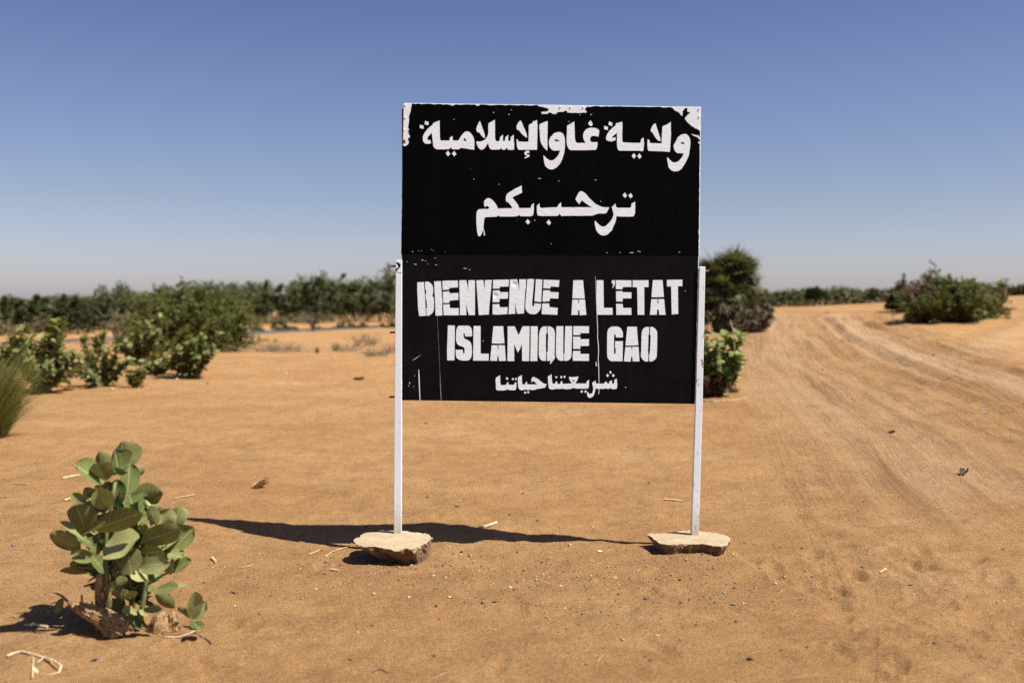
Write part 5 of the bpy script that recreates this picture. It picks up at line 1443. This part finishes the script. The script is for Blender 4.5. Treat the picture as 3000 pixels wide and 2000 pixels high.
STONES = [  # photo x, y, width px, colour, label
 (903, 1690, 13, 'dark', 'dark round pebble alone at the end of a small groove in the sand'),
 (760, 1800, 11, 'red', 'dark red pebble between the milkweed and the thick footing'),
 (1414, 1770, 16, 'grey', 'two-toned grey stone lying left of the brown lump'),
 (1448, 1765, 16, 'brown', 'brown lump next to the two-toned grey stone'),
 (1316, 1756, 15, 'pale', 'pale pebble left of the two-toned grey stone'),
 (1141, 1689, 10, 'brown', 'brown pebble below the front tip of the thick footing'),
 (1352, 1623, 11, 'dark', 'dark pebble right of the thick footing, near the shadow edge'),
 (1376, 1635, 10, 'brown', 'brown pebble just below the dark pebble right of the thick footing'),
 (1229, 1646, 20, 'grey', 'grey rock lodged against the right corner of the thick footing'),
 (1180, 1658, 9, 'dark', 'dark chip under the front tip of the thick footing'),
 (1209, 1659, 11, 'brown', 'brown chip between the grey rock and the front tip of the thick footing'),
 (925, 1727, 13, 'pale', 'pale shell-like pebble left of the grooved sand'),
 (1095, 1745, 15, 'orange', 'tan pebble between the groove and the big stones'),
 (1272, 1913, 15, 'dark', 'flat dark chip near the bottom centre of the photo'),
 (1091, 1829, 12, 'dark', 'thin dark chip on gritty sand below the tan pebble'),
 (1442, 1902, 9, 'red', 'dark red chip right of the flat dark chip near the bottom'),
 (1493, 1513, 10, 'brown', 'brown pebble on lit sand just behind the middle of the shadow'),
 (1252, 1459, 11, 'dark', 'dark clod on lit sand right of the clean post'),
 (1347, 1471, 9, 'white', 'small white pebble on lit sand behind the shadow'),
 (1670, 1609, 13, 'orange', 'bright orange pebble just in front of the shadow tail'),
 (1757, 1624, 20, 'white', 'crumbled whitish chip left of the low flat footing'),
 (1516, 1628, 10, 'dark', 'dark pebble near the edge of the shadow, left of the bright orange pebble'),
 (1737, 1551, 11, 'pale', 'pale pebble behind the shadow tail'),
 (1823, 1593, 16, 'white', 'flat white chip beside the tip of the low flat footing'),
 (1786, 1612, 9, 'dark', 'dark pebble between the flat white chip and the crumbled chip'),
 (1572, 1704, 10, 'pale', 'upright pale pebble in the gritty patch'),
 (1642, 1718, 15, 'pale', 'long pale chip in the gritty patch'),
 (1506, 1732, 10, 'dark', 'dark pebble at the left of the gritty patch'),
 (1706, 1789, 11, 'red', 'rust-red pebble below the gritty patch'),
 (1804, 1693, 15, 'pale', 'flat pale chip in front of the low flat footing'),
 (1732, 1701, 10, 'dark', 'dark pebble left of the flat pale chip in front of the low footing'),
 (1991, 1704, 11, 'dark', 'dark pebble straight below the leaning post'),
 (2019, 1754, 9, 'dark', 'small black pebble below the dark one under the leaning post'),
 (1995, 1766, 12, 'brown', 'brown lump at the lower right of the gritty patch'),
 (1891, 1754, 14, 'brown', 'cluster-like brown lump in the middle of the gritty patch'),
 (2150, 1726, 10, 'dark', 'dark round pebble on smooth sand right of the gritty patch'),
 (2148, 1773, 22, 'grey', 'flat long grey stone on smooth sand right of the gritty patch'),
 (2199, 1927, 25, 'brown', 'large half-buried brown stone near the bottom right'),
 (2291, 1907, 11, 'red', 'reddish pebble right of the large half-buried stone'),
 (1925, 1855, 17, 'orange', 'orange sliver of stone below the gritty patch'),
 (1717, 1934, 11, 'red', 'red pebble near the bottom of the photo'),
 (1637, 1839, 14, 'grey', 'bluish grey flat chip below the gritty patch'),
 (1655, 1776, 10, 'white', 'white pebble left of the rust-red pebble'),
 (2380, 1682, 9, 'grey', 'grey pebble beside the faint tyre track'),
 (2286, 1610, 9, 'dark', 'dark pebble right of the low flat footing'),
 (2263, 1600, 7, 'dark', 'little dark pebble just left of the one right of the low footing'),
 (1900, 1418, 10, 'dark', 'dark clod on sand between the posts, nearer the leaning post'),
 (1532, 1447, 8, 'dark', 'dark speck of stone under the middle of the sign'),
 (1574, 1534, 8, 'dark', 'dark pebble just behind the shadow under the middle of the sign'),
 (2076, 1647, 10, 'dark', 'dark pebble below the low flat footing, upper of two'),
 (2089, 1670, 10, 'dark', 'dark pebble below the low flat footing, lower of two'),
 (2061, 1614, 9, 'orange', 'yellow pebble touching the front edge of the low flat footing'),
 (2050, 1617, 9, 'pale', 'pale pebble left of the yellow pebble at the low footing'),
 (2148, 1627, 13, 'pale', 'pale oval pebble right of the low flat footing'),
 (2529, 1476, 8, 'dark', 'dark pebble beside the upper part of the tread track'),
 (2667, 1721, 16, 'grey', 'grey stone right of the tread track'),
 (38, 1601, 15, 'grey', 'small grey stone near the left edge, behind the milkweed'),
 (786, 1055, 12, 'pale', 'pale stone on far sand, leftmost of the three in a row'),
 (895, 1064, 13, 'pale', 'pale stone on far sand, middle one of the three in a row'),
 (977, 1053, 10, 'pale', 'pale stone on far sand, right one of the three in a row'),
 (837, 1097, 15, 'pale', 'pale flat stone on sand below the three stones in a row'),
 (518, 1109, 11, 'pale', 'pale round stone right beside the milkweed with pale lit leaves'),
 (607, 1119, 12, 'grey', 'bluish grey stone right of the pale round stone by the milkweed'),
 (329, 1140, 15, 'pale', 'pale broken stone in front of the sprawling milkweed'),
 (2521, 944, 7, 'white', 'white stone at the road crest'),
 (2736, 1043, 9, 'dark', 'dark clod between the ruts of the road'),
 (2961, 886, 11, 'dark', 'dark clod on the dune right of the dune acacia'),
 (2410, 1079, 9, 'brown', 'brown clod on the near edge of the road'),
]
MESHES = {}
for i, (u, v, w, c, lab) in enumerate(STONES):
    o = spot(u, v); s = w * o.y / F / 2 * (.85 if c in ('pale', 'white') else 1.0)
    flat = .35 if ('flat' in lab or 'chip' in lab or 'sliver' in lab) else .7
    key = (c, i % 4, flat)
    if key not in MESHES:
        me = stone_mesh(400 + len(MESHES), flat); me.materials.append(PC[c]); MESHES[key] = me
    q = link('stone' if w >= 14 else 'pebble', MESHES[key], None, o + Vector((0, 0, s * flat * .55)))
    q.scale = (s, s * .8, s); q.rotation_euler = (0, 0, (i * 2.4) % 6.28 if w < 18 else 0.1)
    tag(q, lab, 'stone' if w >= 14 else 'pebble', 'stones lying on the sand')

def stick(pts, w, m, label, name='stick', cat='stick', lift=.004, group='sticks and straws on the sand', rough=.12):
    rng = random.Random(int(pts[0][0])); P = [spot(*p) for p in pts]; o = P[0]
    r = w * o.y / F / 2
    b = MB(); b.tube([p - o + Vector((0, 0, lift + r * .6)) for p in P], [r * (.85 + .3 * rng.random()) for _ in P], 6, True, rng, rough)
    return tag(b.build(name, M[m], None, o), label, cat, group)
stick([(1403, 1553), (1425, 1549), (1455, 1541)], 9, 'drywood', 'thick pale wood stick lying in front of the sun on the shadow edge'.replace('in front of the sun on', 'at'))
stick([(904, 1624), (920, 1618), (936, 1611)], 3.5, 'straw', 'short straight straw left of the thick footing')
stick([(952, 1630), (972, 1618), (1000, 1610), (1018, 1606)], 3.5, 'straw', 'curved straw running into the thick footing')
stick([(967, 1676), (991, 1677)], 6, 'drywood', 'stubby pale stick below the curved straw')
stick([(700, 1667), (722, 1666), (742, 1660)], 3.5, 'straw', 'thin straw right of the milkweed in the sunlit sand')
stick([(678, 1732), (690, 1736), (697, 1734)], 5, 'twig', 'short dark brown twig below the thin straw')
stick([(1091, 1957), (1110, 1948), (1140, 1955)], 4, 'twig', 'bent grey twig near the bottom centre')
stick([(1946, 1472), (1972, 1473), (1999, 1474)], 6, 'drywood', 'tan twig lying under the right part of the sign')
stick([(1332, 1485), (1346, 1488)], 4, 'twig', 'little dark twig near the small white pebble')
stick([(2578, 1686), (2596, 1678)], 5, 'drywood', 'short white stick lying across the tread track')
stick([(183, 1407), (205, 1403), (233, 1398)], 7, 'drywood', 'pale broken stick on the sand left of the milkweed top')
stick([(188, 1470), (206, 1464)], 5, 'straw', 'short straw below the pale broken stick')
stick([(0, 1459), (22, 1460)], 3, 'straw', 'faint straw at the left edge of the sand')
stick([(30, 1421), (85, 1424)], 3, 'straw', 'long faint straw left of the milkweed')
stick([(510, 1465), (570, 1458)], 3.5, 'straw', 'long thin straw on lit sand above the shadow tip')
stick([(72, 1842), (105, 1843), (140, 1848)], 8, 'drywood', 'pale peeled stick between the two plant shadows')
stick([(484, 1875), (520, 1872), (550, 1864), (570, 1851)], 5, 'drywood', 'curved white stem lying in front of the milkweed sprout')
stick([(572, 1852), (590, 1868), (610, 1880), (620, 1890)], 4, 'twig', 'brown rootlet running down right from the curved white stem')
stick([(20, 1935), (40, 1927), (62, 1922), (90, 1927), (130, 1940), (150, 1950)], 7, 'drywood', 'long dry broken stem in the bottom left corner')
stick([(2040, 1176), (2090, 1178), (2130, 1176), (2196, 1168)], 4, 'straw', 'long pale straw in front of the bright milkweed bush')
stick([(620, 1630), (632, 1642)], 9, 'drywood', 'pale wood chip on the sand right of the milkweed')

def loop_twig():
    pts = [(110, 1956), (130, 1945), (160, 1955), (180, 1965), (172, 1980), (140, 1984), (115, 1977), (98, 1970)]
    P = [spot(*p) for p in pts]; o = P[0]; b = MB(); k = o.y / F
    b.tube([p - o + Vector((0, 0, .008 + .018 * math.sin(i * .8))) for i, p in enumerate(P)], [2.2 * k, 2.6 * k, 3 * k, 3.6 * k, 4 * k, 4.6 * k, 6 * k, 9 * k], 7)
    q = [spot(98, 1940), spot(96, 1970), spot(95, 1996)]
    b.tube([p - o + Vector((0, 0, .006)) for p in q], [2.5 * k, 3 * k, 2.5 * k], 6)
    tag(b.build('dry_vine', M['drywood'], None, o), 'looped dry vine curling on the sand in the bottom left corner', 'vine', None)
loop_twig()

def dry_leaf(u, v, w, label, col, seed, curl=1.0):
    rng = random.Random(seed); o = spot(u, v); L = w * o.y / F
    V, Q, UV = leaf_grid(L, L * .6, rng, nu=7, nv=9, cup=.55 * curl, droop=-.25 * curl, wave=.1)
    V = V - np.array([0, L * .5, 0]); V[:, 2] -= V[:, 2].min() + .002
    ob = link('dry_leaf', quads('dry_leaf', V, Q, col, True, UV), None, o); ob.rotation_euler = (rng.uniform(-.2, .2), rng.uniform(-.2, .2), -1.2 + rng.uniform(-.5, .5))
    return tag(ob, label, 'dry leaf', 'fallen leaves on the sand')
M['leaf_dry'] = simple('dry_leaf', (0.30, 0.18, 0.08), .7, .4, 30, .3, .004)
M['leaf_black'] = simple('blackened_leaf', (0.05, 0.028, 0.016), .7, .4, 30, .3, .004)
M['leaf_grey'] = simple('grey_leaf', (0.17, 0.18, 0.19), .7, .3, 30, .3, .004)
dry_leaf(764, 1434, 46, 'curled brown fallen leaf on open sand above the shadow tip', M['leaf_dry'], 3, 1.3)
dry_leaf(2612, 1262, 20, 'small dark fallen leaf at the near edge of the road', M['leaf_black'], 4)
dry_leaf(2822, 1399, 38, 'dark curled fallen leaf on the road at the right', M['leaf_black'], 5)
dry_leaf(2884, 1217, 30, 'grey flattened fallen leaf between the road ruts', M['leaf_grey'], 6, .3)
dry_leaf(1051, 1110, 32, 'dark fallen leaf on far sand near the white post', M['leaf_black'], 7, .5)
dry_leaf(272, 1936, 34, 'blue-grey fallen leaf scrap in the bottom left foreground', M['leaf_grey'], 8, .4)
dry_leaf(1246, 1240, 18, 'pale yellow fallen leaf just right of the clean post', M['straw'], 9, .6)

def litter():
    rs = np.random.RandomState(17); rng = random.Random(17)
    import bmesh
    bm = bmesh.new(); bmesh.ops.create_icosphere(bm, subdivisions=1, radius=1.0)
    base = np.array([tuple(v.co) for v in bm.verts]); tri = np.array([[v.index for v in f.verts] for f in bm.faces]); bm.free()
    V = []; T = []; n = 0
    def put(x, y, r):
        nonlocal n
        q = base * (1 + rs.uniform(-.28, .28, (len(base), 1))) * r * np.array([rs.uniform(.8, 1.4), rs.uniform(.7, 1.1), rs.uniform(.4, .8)])
        a = rs.uniform(0, 6.28); c, s = math.cos(a), math.sin(a)
        q = np.stack([q[:, 0] * c - q[:, 1] * s, q[:, 0] * s + q[:, 1] * c, q[:, 2]], 1) + np.array([x, y, gz(x, y) + r * .25])
        V.append(q); T.append(tri + n); n += len(q)
    for _ in range(4200):
        k = rs.rand()
        if k < .5: x, y = rs.normal(.45, .95), rs.normal(5.75, .5)
        elif k < .62: x, y = rs.normal(-.85, .4), rs.normal(6.2, .3)
        elif k < .74: x, y = rs.normal(1.25, .35), rs.normal(6.35, .25)
        else: y = rs.uniform(4.0, 12); x = rs.uniform(-.56, .56) * y
        if y < 3.9: continue
        put(x, y, float(np.clip(rs.lognormal(-5.7, .5), .0016, .011)))
    m, t, p = mat('gravel'); g = t.nodes.new('ShaderNodeNewGeometry').outputs['Random Per Island']
    t.links.new(ramp(t, g, [(0, (.06, .04, .03)), (.3, (.13, .075, .045)), (.55, (.26, .15, .075)), (.8, (.33, .21, .11)), (.95, (.45, .36, .24))]), p.inputs['Base Color']); p.inputs['Roughness'].default_value = .9
    tag(link('gravel', quads('gravel', np.concatenate(V), np.concatenate(T), m)), kind='stuff')
    b = MB()
    for _ in range(130):
        k = rs.rand()
        if k < .3: y = rs.normal(9.6, 1.1); x = -.5 * y + rs.normal(.25, .5)
        else: y = rs.uniform(4.1, 13); x = rs.uniform(-.55, .3) * y
        a = rs.normal(0, .8); L = rs.uniform(.02, .11); d = Vector((math.cos(a), math.sin(a), 0))
        p0 = Vector((x, y, gz(x, y) + .003)); p1 = p0 + d * L; p1.z = gz(p1.x, p1.y) + .004
        b.tube([p0, p0.lerp(p1, .5) + Vector((0, 0, .003)), p1], [.0012, .0016, .0010], 4, False)
    tag(b.build('straw_litter', M['straw']), kind='stuff')
litter()
